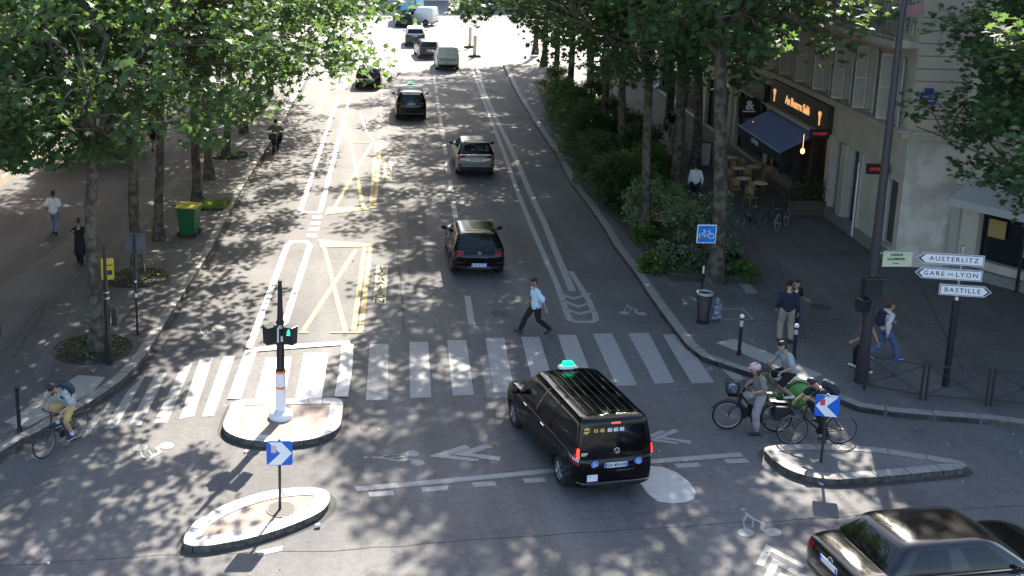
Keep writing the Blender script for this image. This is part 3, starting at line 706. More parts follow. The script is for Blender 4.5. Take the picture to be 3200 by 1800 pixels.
def vehicle(name, label, cat, P, loc, rz, group=None):
    root = empty(name, loc, rz); tag(root, label, cat, group); pm = P['paint']; W, L, Hh = P['W'], P['L'], P['H']
    me = loft_body(P); o = bpy.data.objects.new('tmp', me); COL.objects.link(o); me.polygons.foreach_set('use_smooth', [True] * len(me.polygons))
    ss = o.modifiers.new('s', 'SUBSURF'); ss.levels = 2; ss.render_levels = 2
    rw = P.get('rw', .32); ya = [-L / 2 + P['ro'], L / 2 - P['fo']]; cut = MB()
    for y in ya:
        for s in (-1, 1): cut.cyl((s * (W / 2 - .3), y, rw), (s * (W / 2 + .3), y, rw), rw + .055, n=28)
    co = cut.build('cutter', M['dark']); bo = o.modifiers.new('b', 'BOOLEAN'); bo.object = co; bo.solver = 'EXACT'; bo.operation = 'DIFFERENCE'
    me2 = evalmesh(o); bpy.data.objects.remove(o); bpy.data.objects.remove(co); me2.name = 'body'; me2.materials.clear(); me2.materials.append(pm)
    for p in me2.polygons: p.material_index = 0; p.use_smooth = True
    bod = bpy.data.objects.new('body', me2); COL.objects.link(bod); bod.parent = root
    ce = cabin(P); o = bpy.data.objects.new('tmp', ce); COL.objects.link(o)
    for nm in ('roof', 'windscreen', 'rear_window', 'side_window'): ce.materials.append(pm)
    ss = o.modifiers.new('s', 'SUBSURF'); ss.levels = 2; ss.render_levels = 2; m3 = evalmesh(o); bpy.data.objects.remove(o)
    parts = split_by_mat(m3, ['roof', 'windscreen', 'rear_window', 'side_window'])
    for i, m_ in parts.items():
        m_.materials.clear(); m_.materials.append(P.get('roofpaint', pm) if i == 0 else P.get('glass', M['glass']))
        for m4 in loose(m_):
            q = bpy.data.objects.new(['roof', 'windscreen', 'rear_window', 'side_window'][i], m4); COL.objects.link(q); q.parent = root
    # combined surface for draping details
    vs = []; fs = []
    for m_ in [me2, m3]:
        b = len(vs); vs += [v.co.copy() for v in m_.vertices]; fs += [tuple(b + i for i in p.vertices) for p in m_.polygons]
    bvh = BVHTree.FromPolygons(vs, fs)
    for y in ya:
        for s in (-1, 1): wheel(root, s * (W / 2 - .13), y, rw, side=s)
    yr = -L / 2 - 1; b1 = P['belt'][0]
    # black sills and bumper
    m = MB(); m.mi = 0
    patch(bvh, gridxz(-W * .46, W * .46, .3, .46, yr, 14, 2), (0, 1, 0), .008, 'rear_bumper', M['trim'], root)
    for s in (-1, 1):
        g = MB(); mx, my, mz = s * (W / 2 + .09), L / 2 - P['wsb'] - .38, P['belt'][1] + .08
        g.sphere((mx, my, mz), .1, 10, 7, (1.0, .55, .75)); g.cyl((s * (W / 2 - .1), my, mz - .06), (mx, my, mz - .03), .03, n=6); g.build('wing_mirror', P.get('mirror', pm), root)
    # shut lines and handles
    for s in (-1, 1):
        for yy in P.get('doors', []): patch(bvh, gridyz(yy - .006, yy + .006, .34, b1 - .02, s * 2, 1, 8), (-s, 0, 0), .003, 'door_gap', M['dark'], root)
        for yy in P.get('handles', []):
            hpt = bvh.ray_cast(V((s * 2, yy, b1 - .14)), V((-s, 0, 0)))[0]
            if hpt is not None: g = MB(); g.box(hpt + V((s * .015, 0, 0)), (.03, .19, .028)); g.build('door_handle', P.get('handle', pm), root, bevel=.008)
    # plate
    pz = P.get('plz', .78); py_ = bvh.ray_cast(V((0, yr, pz)), V((0, 1, 0)))[0].y - .02
    g = MB(); g.box((0, py_, pz), (.52, .016, .11)); pl = g.build('number_plate', M['plate'], root)
    for s in (-1, 1): g = MB(); g.box((s * .237, py_ - .0095, pz), (.042, .003, .106)); g.build('plate_band', M['plateb'], pl)
    if P.get('num'): t = text_obj(P['num'], .1, M['ink'], pl, facing((0, py_ - .0115, pz), (0, -1, 0)), 'plate_lettering', .001, sx=.86, bold=.002)
    if P.get('wiper', 1):
        wz = P.get('wz', b1 + .1); hh = bvh.ray_cast(V((0, yr, wz)), V((0, 1, 0)))[0]; h2 = bvh.ray_cast(V((.36, yr, wz + .09)), V((0, 1, 0)))[0]
        if hh and h2: g = MB(); g.tube([hh - V((0, .02, 0)), h2 - V((0, .02, 0))], .01, 5); g.build('rear_wiper', M['dark'], root)
    return root, bvh
def tails(root, bvh, W, L, rects, mat, nm='tail_light'):
    for (x0, x1, z0, z1) in rects:
        for s in (-1, 1): patch(bvh, gridxz(s * x0, s * x1, z0, z1, -L / 2 - 1), (0, 1, 0), .008, nm, mat, root)
def badge(root, bvh, L, z, r=.055, mat=None):
    h = bvh.ray_cast(V((0, -L / 2 - 1, z)), V((0, 1, 0)))[0]; g = MB(); g.tube([h + V((r * math.cos(a * .39), -.012, r * math.sin(a * .39))) for a in range(16)], .009, 5, closed=True); g.tube([h + V((-r * .7, -.012, r * .3)), h + V((0, -.012, -.6 * r)), h + V((r * .7, -.012, r * .3))], .007, 5); g.build('badge', mat or M['chrome'], root)
def taxi_lamp(root, y, z, s=1.0):
    g = MB(); g.box((0, y, z + .06 * s), (.5 * s, .2 * s, .07 * s), taper=.85); g.box((0, y, z + .012), (.3 * s, .16 * s, .03)); b = g.build('roof_lamp', M['offwhite'], root, bevel=.015)
    g = MB(); g.box((0, y, z + .145 * s), (.3 * s, .17 * s, .11 * s), taper=.8); g.build('lit_dome', M['taxig'], b, bevel=.02)
def rzdir(d): return math.atan2(-d.x, d.y)
# the black taxi van, nearest vehicle
VP = dict(W=1.85, L=4.62, H=1.84, belt=(1.08, 1.05), hood=1.0, nose=.88, wsb=.95, rf=1.78, rb=.02, rr=.16, tumble=.80, pil=(.30, .345, .66, .70)[::-1] and (.32, .37, .66, .71), ro=.86, fo=.88, rw=.325, paint=M['carblack'], plz=.83, num='GX-403-DE', wiper=0, doors=(-.62, .42, 1.3), handles=(-.45, .62), handle=M['chrome'])
A = V((5.27, 22.9, 0)); hv = R(10.5); fw = V((-math.sin(hv), math.cos(hv), 0)); rt = V((fw.y, -fw.x, 0))
vc = A + rt * .80 + fw * (VP['L'] / 2 - VP['ro'])
van, vb = vehicle('taxi_van', 'shiny black taxi van with ribbed roof and lit green lamp turning off the avenue', 'van', VP, vc, hv)
tails(van, vb, 1.85, 4.62, [(.80, .895, 1.0, 1.20)], M['redon']); tails(van, vb, 1.85, 4.62, [(.80, .895, .90, 1.0)], M['clear'], 'reversing_lens'); tails(van, vb, 1.85, 4.62, [(.80, .895, .82, .90)], M['redoff'], 'lower_lens')
badge(van, vb, 4.62, 1.14, .06)
M['rib'] = principled('rib_sheen', (.04, .045, .05), .22, .5)  # ribs lighter than the roof: their highlight is put into the colour
for i in range(7):
    x = -.54 + i * .18; patch(vb, gridxy(x - .02, x + .02, -1.98, .35, 3), (0, 0, -1), .014, 'roof_rib', M['rib'], van)
for s in (-1, 1): patch(vb, gridxy(s * .70 - .014, s * .70 + .014, -2.0, .35, 3), (0, 0, -1), .03, 'roof_rail', M['steel'], van)
taxi_lamp(van, .42, 1.845, .9)
patch(vb, gridxz(-.1, .1, 1.70, 1.73, -4), (0, 1, 0), .006, 'brake_light', M['redon'], van)
def on_rear(bvh, L, x, z): return bvh.ray_cast(V((x, -L / 2 - 1, z)), V((0, 1, 0)))[0]
def rear_text(root, bvh, L, s, size, mat, x, z, sx=1, bold=0, nm='lettering', tilt=None):
    h = on_rear(bvh, L, x, z); h2 = on_rear(bvh, L, x, z + .05); up = (h2 - h).normalized() if h2 is not None else V((0, 0, 1)); n = V((1, 0, 0)).cross(up)
    return text_obj(s, size, mat, root, facing(h + n * .012, n, up), nm, .001, sx=sx, bold=bold)
rear_text(van, vb, 4.62, '01 45', .105, M['goldT'], -.38, 1.575, bold=.004); rear_text(van, vb, 4.62, '85 85 85', .105, M['plate'], -.01, 1.575, bold=.004)
h = on_rear(vb, 4.62, -.64, 1.575); g = MB(); g.cyl(h + V((0, -.004, 0)), h + V((0, -.014, 0)), .075, n=18); lg = g.build('round_logo', M['goldT'], van); g = MB(); g.box(h + V((0, -.016, .01)), (.22, .004, .025)); g.build('logo_band', M['ink'], lg)
for x in (-.47, .50):
    h = on_rear(vb, 4.62, x, .86); g = MB(); g.cyl(h + V((0, -.002, 0)), h + V((0, -.01, 0)), .085, n=20); st_ = g.build('access_sticker', principled('sticker_blue', (.12, .25, .68), .4), van)
    g = MB(); g.tube([h + V((-.03 + .03 * 0, -.012, .05)), h + V((-.02, -.012, -.0)), h + V((.025, -.012, -.005)), h + V((.04, -.012, -.04))], .008, 4); g.tube([h + V((.028 * math.cos(t) - .01, -.012, .028 * math.sin(t) - .03)) for t in [2.4 + .45 * i for i in range(9)]], .006, 4); g.build('wheelchair_mark', M['plate'], st_)
h = on_rear(vb, 4.62, -.52, .56); g = MB(); g.box(h + V((0, -.012, 0)), (.23, .006, .15)); sk = g.build('white_sticker', M['plate'], van); g = MB(); g.cyl(h + V((-.06, -.016, .035)), h + V((-.06, -.018, .035)), .014, n=10); g.build('sticker_dot', M['ink'], sk)
rear_text(van, vb, 4.62, 'CADDY', .05, M['chrome'], .2, .70, sx=2.2, nm='model_lettering'); rear_text(van, vb, 4.62, '8633', .05, M['ink'], -.7, 1.09, nm='licence_number')
h = on_rear(vb, 4.62, -.7, 1.09); g = MB(); g.box(h + V((0, -.004, 0)), (.14, .008, .06)); g.build('licence_tag', M['plate'], van)
patch(vb, gridxz(-.84, .84, .43, .455, -4, 16, 1), (0, 1, 0), .03, 'bumper_edge', M['steel'], van)
def place(px, py, L, rz=None, zoff=0):
    p = G(px, py); d = SD if rz is None else V((-math.sin(rz), math.cos(rz), 0)); return p + d * (L / 2), rzdir(d)
# hatchback
HP = dict(W=1.82, L=4.3, H=1.46, belt=(.98, .93), hood=.92, nose=.76, wsb=1.15, rf=1.95, rb=.12, rr=.62, tumble=.70, pil=(.46, .50), ro=.80, fo=.85, rw=.325, paint=M['carblack'], plz=.50, num='GS-567-SY', wz=1.02, doors=(-.15, .95), handles=(-.0, 1.0))
c, rz = place(1496, 872, 4.3, R(-2)); hb, bv = vehicle('parked_car', 'black hatchback alone in the right lane, just beyond the man crossing', 'car', HP, c, rz); hb.name = 'hatchback'
tails(hb, bv, 1.82, 4.3, [(.52, .87, .83, .94)], M['redoff']); badge(hb, bv, 4.3, .88); patch(bv, gridxz(-.38, .38, .38, .43, -4, 8, 1), (0, 1, 0), .012, 'silver_trim', M['steel'], hb); tails(hb, bv, 1.82, 4.3, [(.55, .8, .56, .585)], M['redoff'], 'rear_reflector')
# beige crossover with black roof
CP = dict(W=1.80, L=4.36, H=1.56, belt=(1.08, 1.0), hood=1.0, nose=.85, wsb=1.2, rf=1.95, rb=.22, rr=.85, tumble=.68, pil=(.48, .52), ro=.85, fo=.87, rw=.35, paint=M['carbeige'], roofpaint=M['carblack'], mirror=M['carblack'], plz=.86, num='EY-613-WL', wz=1.12, doors=(-.1, .95), handles=(1.0,))
c, rz = place(1486, 556, 4.36, R(-3)); cr, bv = vehicle('crossover', 'beige crossover with black roof in the right lane beside the double line', 'car', CP, c, rz)
tails(cr, bv, 1.8, 4.36, [(.50, .86, .93, 1.05), (.78, .86, .80, .93)], M['redoff']); badge(cr, bv, 4.36, 1.0, .045); patch(bv, gridxz(-.8, .8, .30, .52, -4, 14, 3), (0, 1, 0), .02, 'lower_bumper', M['trim'], cr); patch(bv, gridxz(-.55, .55, .55, .585, -4, 10, 1), (0, 1, 0), .025, 'silver_trim', M['steel'], cr); tails(cr, bv, 1.8, 4.36, [(.66, .78, .56, .66)], M['redoff'], 'fog_light')
# taxi suv
SP_ = dict(W=1.85, L=4.6, H=1.66, belt=(1.12, 1.04), hood=1.04, nose=.9, wsb=1.15, rf=1.9, rb=.1, rr=.42, tumble=.72, pil=(.32, .36, .60, .64), ro=.9, fo=.9, rw=.35, paint=M['carblack'], plz=.98, num='FL-382-XN', wz=1.16, doors=(-.2, .95), handles=(0, 1.0))
c, rz = place(1284, 378, 4.6, R(-3.5)); sv, bv = vehicle('taxi_suv', 'black taxi SUV with green roof lamp driving in the middle lane', 'car', SP_, c, rz)
tails(sv, bv, 1.85, 4.6, [(.55, .88, .98, 1.1)], M['redoff']); badge(sv, bv, 4.6, 1.14, .04); taxi_lamp(sv, .6, 1.67, .9)
patch(bv, gridxz(-.52, .52, 1.5, 1.6, -4, 10, 3), (0, 1, 0), .01, 'white_roof_banner', M['offwhite'], sv); rear_text(sv, bv, 4.6, 'TAXI G7', .1, principled('ink_green', (.25, .3, .1), .5), -.12, 1.55, bold=.003)
patch(bv, gridxz(-.7, .7, .43, .455, -4, 10, 1), (0, 1, 0), .02, 'silver_trim', M['steel'], sv)
BP = dict(HP); BP.update(paint=M['carblue'], num='ED-905-TK', plz=.72, H=1.44)
c, rz = place(1150, 280, 4.3, R(-4)); b_, bv = vehicle('car', 'black car standing in the bus lane half hidden by sunlit leaves', 'car', BP, c, rz); tails(b_, bv, 1.82, 4.3, [(.5, .87, .8, .92)], M['redoff'])
# white van
WP = dict(W=1.80, L=4.3, H=1.83, belt=(1.08, 1.04), hood=.98, nose=.84, wsb=.9, rf=1.7, rb=.02, rr=.14, tumble=.80, pil=(.6, .64), van='blank', ro=.8, fo=.85, rw=.31, paint=M['carwhite'], plz=.66, num='BQ-512-FA', wiper=0, doors=(.9,), handles=(.7,))
c, rz = place(1399, 222, 4.3, R(-3)); wv, bv = vehicle('panel_van', 'small white panel van with windowless rear doors leaving the shade', 'van', WP, c, rz)
tails(wv, bv, 1.8, 4.3, [(.78, .87, .85, 1.35)], M['redoff']); patch(bv, gridxz(-.62, .62, .80, .86, -4, 10, 1), (0, 1, 0), .015, 'black_handle_strip', M['trim'], wv); patch(bv, gridxz(-.82, .82, .26, .5, -4, 12, 3), (0, 1, 0), .03, 'dark_bumper', M['trim'], wv); badge(wv, bv, 4.3, .98, .05)
patch(bv, gridxz(-.006, .006, .5, 1.75, -4, 1, 10), (0, 1, 0), .008, 'door_gap', M['dark'], wv)
DP = dict(HP); DP.update(paint=M['cardark'], num='DT-118-RB', plz=.75, H=1.47)
c, rz = place(1343, 186, 4.3, R(2)); k_, bv = vehicle('car', 'dark grey car waiting just left of the white panel van', 'car', DP, c, rz); tails(k_, bv, 1.82, 4.3, [(.5, .87, .8, .92)], M['redoff'])
DP = dict(SP_); DP.update(paint=M['cardark'], roofpaint=M['offwhite'], num='FB-071-GH')
c, rz = place(1297, 147, 4.6, R(-4)); k_, bv = vehicle('taxi_suv', 'dark taxi SUV with a pale sunlit roof in the far queue', 'car', DP, c, rz); taxi_lamp(k_, .4, 1.67, .8); tails(k_, bv, 1.85, 4.6, [(.55, .88, .98, 1.1)], M['redoff'])
DP = dict(HP); DP.update(paint=M['carblack'], num=None)
c, rz = place(1262, 86, 4.3, R(-5)); k_, bv = vehicle('car', 'black car furthest away, behind the blue truck', 'car', DP, c, rz)
DP = dict(WP); DP.update(num=None, H=1.9); c, rz = place(1362, 80, 4.3, R(60)); k_, bv = vehicle('panel_van', 'white van crossing at the far junction, partly behind hanging leaves', 'van', DP, c, rz)
# dark sedan, lower right
NP = dict(W=1.80, L=4.6, H=1.47, belt=(1.0, .93), hood=.94, nose=.78, wsb=1.15, rf=1.95, rb=.55, rr=1.05, tumble=.68, pil=(.46, .50), ro=.95, fo=.9, rw=.32, paint=principled('car_paint_brown_black', (.010, .008, .008), .16, coat=.45), plz=.8, num=None, wiper=0, glass=M['glass'], doors=(-.45, .65), handles=(-.3, .75), handle=M['chrome'])
sedan, bv = vehicle('sedan', 'dark saloon car cut off by the lower right corner, sun flaring on its roof', 'car', NP, V((11.38, 18.8, 0)), R(-82))
tails(sedan, bv, 1.8, 4.6, [(.55, .88, .74, .9)], M['redoff']); badge(sedan, bv, 4.6, .86, .07)
for s in (-1, 1): patch(bv, gridyz(-1.2, 1.1, .955, .975, s * 2, 20, 1), (-s, 0, 0), .01, 'chrome_strip', M['chrome'], sedan)
h = bv.ray_cast(V((0, -.95, 3)), V((0, 0, -1)))[0]; g = MB(); g.tube([h, h + V((0, -.12, .16))], .006, 5); g.build('aerial', M['dark'], sedan)
# blue truck far away
t = empty('box_truck', G(1286, 74) + SD * 3, rzdir(SD)); tag(t, 'tall truck with a light blue rear door beyond the far junction', 'truck')
g = MB(); g.box((0, .5, 2.1), (2.5, 6.5, 2.9)); g.build('cargo_box', principled('truck_blue', (.12, .3, .62), .5), t, bevel=.04)
g = MB(); g.box((0, -2.77, 2.0), (2.2, .04, 2.4)); g.build('rear_door', principled('truck_pale_blue', (.25, .5, .8), .5), t)
g = MB(); g.box((0, -2.79, 3.3), (2.45, .06, .4)); g.build('dark_header', M['ink'], t); g = MB(); g.box((0, .8, .6), (2.3, 6.8, .25)); g.build('chassis', M['trim'], t); g = MB(); g.box((0, 4.8, 1.5), (2.3, 1.8, 2.0)); g.build('cab', M['offwhite'], t, bevel=.1)
for y in (-1.6, 4.6):
    for s in (-1, 1): wheel(t, s * 1.05, y, .45, .3, s)
# ------------------------------------------------------------ buildings
M['stone'] = principled('facade_stone', (.60, .55, .46), .85, noise=(1.2, .2, (.47, .43, .355)), bump=(30, .01))
M['stone2'] = principled('facade_stone_pale', (.54, .46, .35), .85, noise=(1.0, .2, (.42, .36, .275)), bump=(30, .01))
M['pier'] = principled('rendered_pier', (.48, .43, .36), .9, noise=(1.6, .05, (.58, .54, .47)), bump=(25, .012))
M['band'] = principled('cornice_stone', (.55, .50, .40), .85, noise=(3, .2, (.42, .38, .31)))
M['shutter'] = principled('shutter_paint', (.50, .47, .42), .7)
M['pane'] = principled('window_pane', (.02, .024, .028), .08, spec=.6)
M['frame'] = principled('window_frame', (.42, .40, .36), .6)
M['shopgreen'] = principled('shop_dark_green', (.03, .034, .026), .6)
M['shopblack'] = principled('shop_black', (.012, .013, .014), .5)
M['iron'] = principled('wrought_iron', (.02, .02, .022), .5)
M['zinc'] = principled('zinc_roof', (.22, .24, .26), .5, .3)
M['awn'] = principled('awning_blue', (.15, .22, .46), .8, noise=(3, .25, (.11, .17, .38)))
M['gold'] = principled('lit_gold_lettering', (1, .55, .2), .5, emit=(1, .5, .2), estr=.2)
M['warm'] = principled('lit_bulb', (1, .5, .15), .4, emit=(1, .5, .18), estr=1.2)
M['ledred'] = principled('red_led', (.5, .02, .02), .5, emit=(1, .06, .05), estr=.05)
def wall_mesh(mb, L, Hh, ops, depth, z0=0):
    """upright wall in local x (along) / z, outer face y=0, room side +y, with real openings"""
    xs = sorted(set([0, L] + [o[0] for o in ops] + [o[1] for o in ops])); zs = sorted(set([z0, Hh] + [o[2] for o in ops] + [o[3] for o in ops]))
    for i in range(len(xs) - 1):
        for j in range(len(zs) - 1):
            cx, cz = (xs[i] + xs[i + 1]) / 2, (zs[j] + zs[j + 1]) / 2
            if any(o[0] < cx < o[1] and o[2] < cz < o[3] for o in ops): continue
            mb.add([(xs[i], 0, zs[j]), (xs[i + 1], 0, zs[j]), (xs[i + 1], 0, zs[j + 1]), (xs[i], 0, zs[j + 1])], [(0, 1, 2, 3)])
    for a, b, c, d_ in ops:
        mb.add([(a, 0, c), (b, 0, c), (b, 0, d_), (a, 0, d_), (a, depth, c), (b, depth, c), (b, depth, d_), (a, depth, d_)], [(0, 4, 5, 1), (1, 5, 6, 2), (2, 6, 7, 3), (3, 7, 4, 0)])
def frame_mtx(p, d):  # local x along d, y into the building (left-hand normal), z up
    d = V((d[0], d[1], 0)).normalized(); n = V((-d.y, d.x, 0)); m = Matrix((d, n, V((0, 0, 1)))).transposed().to_4x4(); m.translation = V((p[0], p[1], 0)); return m
def child_frame(root, p, d, name=None): 
    return frame_mtx(p, d)
def window(root, X, a, b, c, d_, depth=.25, shutters=None, bars=True, mat=None, rail=False):
    fr = MB(); fr.X = X
    t = .055
    for q in ((a, a + t, c, d_), (b - t, b, c, d_), (a + t, b - t, c, c + t), (a + t, b - t, d_ - t, d_)): fr.box(((q[0] + q[1]) / 2, depth - .03, (q[2] + q[3]) / 2), (q[1] - q[0], .06, q[3] - q[2]))
    if bars:
        fr.box(((a + b) / 2, depth - .035, (c + d_) / 2), (.07, .05, d_ - c - 2 * t)); 
        for k in (1, 2): 
            zc = c + (d_ - c) * k / 3
            for sx in (-1, 1): fr.box(((a + b) / 2 + sx * (b - a) / 4, depth - .03, zc), ((b - a) / 2 - .1, .03, .03))
    f = fr.build('window', mat or M['frame'], root)
    g = MB(); g.X = X; g.box(((a + b) / 2, depth + .012, (c + d_) / 2), (b - a, .015, d_ - c)); g.build('pane', M['pane'], f)
    if shutters:
        for s_, ang in shutters:
            g = MB(); wd = (b - a) / 2
            hx = a if s_ < 0 else b; dv = V((s_ * math.cos(R(ang)), -math.sin(R(ang)), 0))
            g.X = X @ Matrix.Translation(V((hx, -.03, 0)))
            def bx(u0, u1, z0, z1, th):
                c0 = dv * (u0 + u1) / 2; g.box(c0 + V((0, 0, (z0 + z1) / 2)), ((u1 - u0), th, z1 - z0), rot=Matrix.Rotation(math.atan2(dv.y, dv.x), 3, 'Z'))
            bx(0, .05, c, d_, .04); bx(wd - .05, wd, c, d_, .04); bx(.05, wd - .05, c, c + .1, .04); bx(.05, wd - .05, d_ - .1, d_, .04); bx(.05, wd - .05, (c + d_) / 2 - .04, (c + d_) / 2 + .04, .04)
            z = c + .12
            while z < d_ - .12: bx(.05, wd - .05, z, z + .035, .018); z += .065
            g.build('shutter', M['shutter'], root)
    if rail:
        g = MB(); g.X = X; g.tube([(a, -.12, c + .9), (b, -.12, c + .9)], .02, 5)
        k = 0
        while a + .1 * k <= b: g.tube([(a + .1 * k, -.12, c + .05), (a + .1 * k, -.12, c + .9)], .008, 4, caps=False); k += 1
        g.build('window_rail', M['iron'], root)
    return f
# corner building: facade 1 runs up the avenue from the corner
C0 = V((19.75, 37.9, 0)); C1 = V((21.35, 37.55, 0)); C2 = V((27.6, 26.8, 0))
bd = empty('corner_building', C0); tag(bd, 'pale stone corner building with louvred shutters above the crêperie and a rendered corner pier', 'building')
INV = Matrix.Translation(-C0)
LF = 14.55
# walking from far end to the corner keeps the street on the right-hand side (outer face y=0 looks to the street)
P0 = C0 + SD * LF; X1 = INV @ frame_mtx(P0, -SD)          # local x: 0 at the far end, LF at the corner
def fs(s): return LF - s
ops = []; shop = [(fs(6.5), fs(5.55), KH + .1, 3.3), (fs(4.9), fs(3.7), KH + .1, 3.3), (fs(1.45), fs(.35), KH + .5, 3.0), (fs(14.3), fs(7.0), KH, 3.2)]
wins = [(s, z) for z in (4.95, 8.0, 11.2, 14.4) for s in (1.25, 3.45, 5.6, 7.75, 9.9, 12.05, 13.9)]
ops = [(fs(s) - .42, fs(s) + .42, z, z + (2.3 if z < 15 else 2.0)) for s, z in wins]
mb = MB(); mb.X = X1; wall_mesh(mb, LF, 17.5, shop + ops, .28); mb.build('wall', M['stone'], bd)
for i, o in enumerate(ops): window(bd, X1, *o, depth=.26, shutters=[(-1, 62), (1, 28)] if i < 7 else ([(-1, 5), (1, 5)] if i < 14 else None))
for i, o in enumerate(shop[:3]): window(bd, X1, *o, depth=.24, bars=False)
for s0, s1 in [(7.0, 6.5), (5.55, 4.9), (3.7, 3.35)]:
    g = MB(); g.X = X1; g.box(((fs(s0) + fs(s1)) / 2, -.05, 1.75), (abs(s0 - s1) * .8, .1, 3.2)); g.build('pilaster', M['band'], bd, bevel=.015)
g = MB(); g.X = X1; g.tube([(fs(3.45), -.16, .2), (fs(3.45), -.16, 3.0)], .035, 8); g.build('drainpipe', M['offwhite'], bd)
g = MB(); g.X = X1; g.box((LF / 2, -.12, 4.72), (LF + .2, .3, .2)); g.box((LF / 2, -.2, 4.86), (LF + .3, .46, .08)); g.build('cornice', M['band'], bd)
g = MB(); g.X = X1; g.box((LF / 2, .02, .34), (LF - .1, .3, .4)); g.build('plinth', M['kerb'], bd)
# balcony at the second floor
g = MB(); g.X = X1; g.box((LF / 2, -.4, 7.72), (LF, .85, .16)); bal = g.build('balcony', M['band'], bd)
g = MB(); g.X = X1; g.tube([(0, -.78, 8.7), (LF, -.78, 8.7)], .025, 5); g.tube([(0, -.78, 7.9), (LF, -.78, 7.9)], .015, 5)
k = 0
while k * .13 < LF: g.tube([(k * .13, -.78, 7.82), (k * .13, -.78, 8.7)], .01, 4, caps=False); k += 1
g.build('railing', M['iron'], bal)
g = MB(); g.X = X1; g.box((fs(7.2), -.84, 8.5), (1.1, .05, .9)); g.build('yellow_banner', principled('yellow_cloth', (.75, .55, .04), .8), bd)
# rendered chamfer at the corner, then facade 3 along the side street
X2 = INV @ frame_mtx(C0, C1 - C0); L2 = (C1 - C0).length; mb = MB(); mb.X = X2; wall_mesh(mb, L2, 4.62, [], .25); mb.build('corner_pier', M['pier'], bd)
mb = MB(); mb.X = X2
wall_mesh(mb, L2, 17.5, [], .2, z0=4.62); mb.build('corner_wall', M['stone2'], bd)
g = MB(); g.X = X2
for i in range(9): g.box((L2 / 2, -.004, 5.3 + i * .42), (L2, .014, .035))
g.build('stone_joint', principled('joint_dark', (.2, .175, .14), .9), bd)  # joint lines coloured darker than the stone
g = MB(); g.X = X2; g.box((L2 / 2, -.12, 4.72), (L2, .3, .2)); g.box((L2 / 2, -.2, 4.86), (L2, .46, .08)); g.build('cornice', M['band'], bd)
X3 = INV @ frame_mtx(C1, C2 - C1); L3 = (C2 - C1).length
ops3 = [(.7 + i * 2.3, 1.6 + i * 2.3, z, z + 2.2) for z in (4.95, 8, 11.2, 14.4) for i in range(5)]; shop3 = [(.9, 5.6, .75, 3.0), (6.2, 11.2, .3, 3.0)]
mb = MB(); mb.X = X3; wall_mesh(mb, L3, 17.5, shop3 + ops3, .35); mb.build('wall', M['stone'], bd)
for o in ops3: window(bd, X3, *o, depth=.3)
for o in shop3: window(bd, X3, *o, depth=.34, bars=False, mat=M['shopblack'])
g = MB(); g.X = X3; g.box((L3 / 2, -.12, 4.72), (L3, .3, .2)); g.build('cornice', M['band'], bd)
g = MB(); g.X = X3; g.box((.2, -.1, 1.6), (.28, .18, 3.1)); g.build('pilaster', M['frame'], bd)
g = MB(); g.X = X3; g.add([(.6, -.02, 3.5), (7, -.02, 3.5), (7, -1.3, 2.95), (.6, -1.3, 2.95), (.6, -.02, 3.44), (7, -.02, 3.44), (7, -1.3, 2.89), (.6, -1.3, 2.89), (.6, -1.32, 2.7), (7, -1.32, 2.7)], [(0, 1, 2, 3), (4, 7, 6, 5), (3, 2, 9, 8), (0, 3, 7, 4), (1, 5, 6, 2)]); g.build('pale_awning', principled('pale_canvas', (.45, .45, .44), .8), bd)
g = MB(); g.X = X3; g.box((1.45, .15, 1.9), (.55, .05, .6)); g.build('yellow_poster', principled('ochre_panel', (.4, .3, .1), .7), bd); g = MB(); g.X = X3; g.box((4.0, -.1, 1.25), (1.5, .06, .75)); g.box((2.9, -.1, 1.5), (.9, .05, .5)); g.build('pale_board', M['offwhite'], bd)
for k, (xx, zz, ww, hh2, cc) in enumerate([(2.2, 1.2, .7, .5, (.2, .1, .05)), (3.3, 1.1, .5, .7, (.1, .14, .1)), (4.4, 1.3, .6, .5, (.3, .28, .24)), (2.9, 2.2, 1.2, .25, (.12, .05, .03)), (4.6, 2.3, .8, .3, (.25, .2, .1))]):
    g = MB(); g.X = X3; g.box((xx, .42, zz), (ww, .1, hh2)); g.build('display_item', principled('display_%d' % k, cc, .7), bd)
g = MB(); g.X = X3; g.box((L3 / 2, -.05, .3), (L3 - .5, .4, .34)); g.build('plinth', M['kerb'], bd)
# roof mass and back walls
g = MB(); pts = [P0, C0, C1, C2, C2 + V((12, 7, 0)), P0 + V((14, 0, 0))]; g.X = INV; g.prism([(p.x, p.y) for p in pts], 17.5, 17.9, True)
ins = [P0 + V((1.5, -.2, 0)), C0 + V((1.3, 1.2, 0)), C1 + V((1, 1.2, 0)), C2 + V((1.6, 1.2, 0)), C2 + V((11, 7, 0)), P0 + V((13, 0, 0))]; g.prism([(p.x, p.y) for p in ins], 17.9, 20.5, True); g.build('roof', M['zinc'], bd)
g = MB(); g.X = INV; a, b, c = C2, C2 + V((12, 7, 0)), P0 + V((14, 0, 0)); 
for p, q in ((a, b), (b, c), (c, P0)): g.add([(p.x, p.y, 0), (q.x, q.y, 0), (q.x, q.y, 17.5), (p.x, p.y, 17.5)], [(0, 1, 2, 3)])
g.build('rear_wall', M['stone'], bd)
g = MB(); g.X = INV; inn = [p for p in pts]; g.add([(p.x * .97 + .03 * 24, p.y * .97 + .03 * 42, .02 + KH) for p in inn], [tuple(range(len(inn)))]); g.build('shop_floor', M['shopblack'], bd)
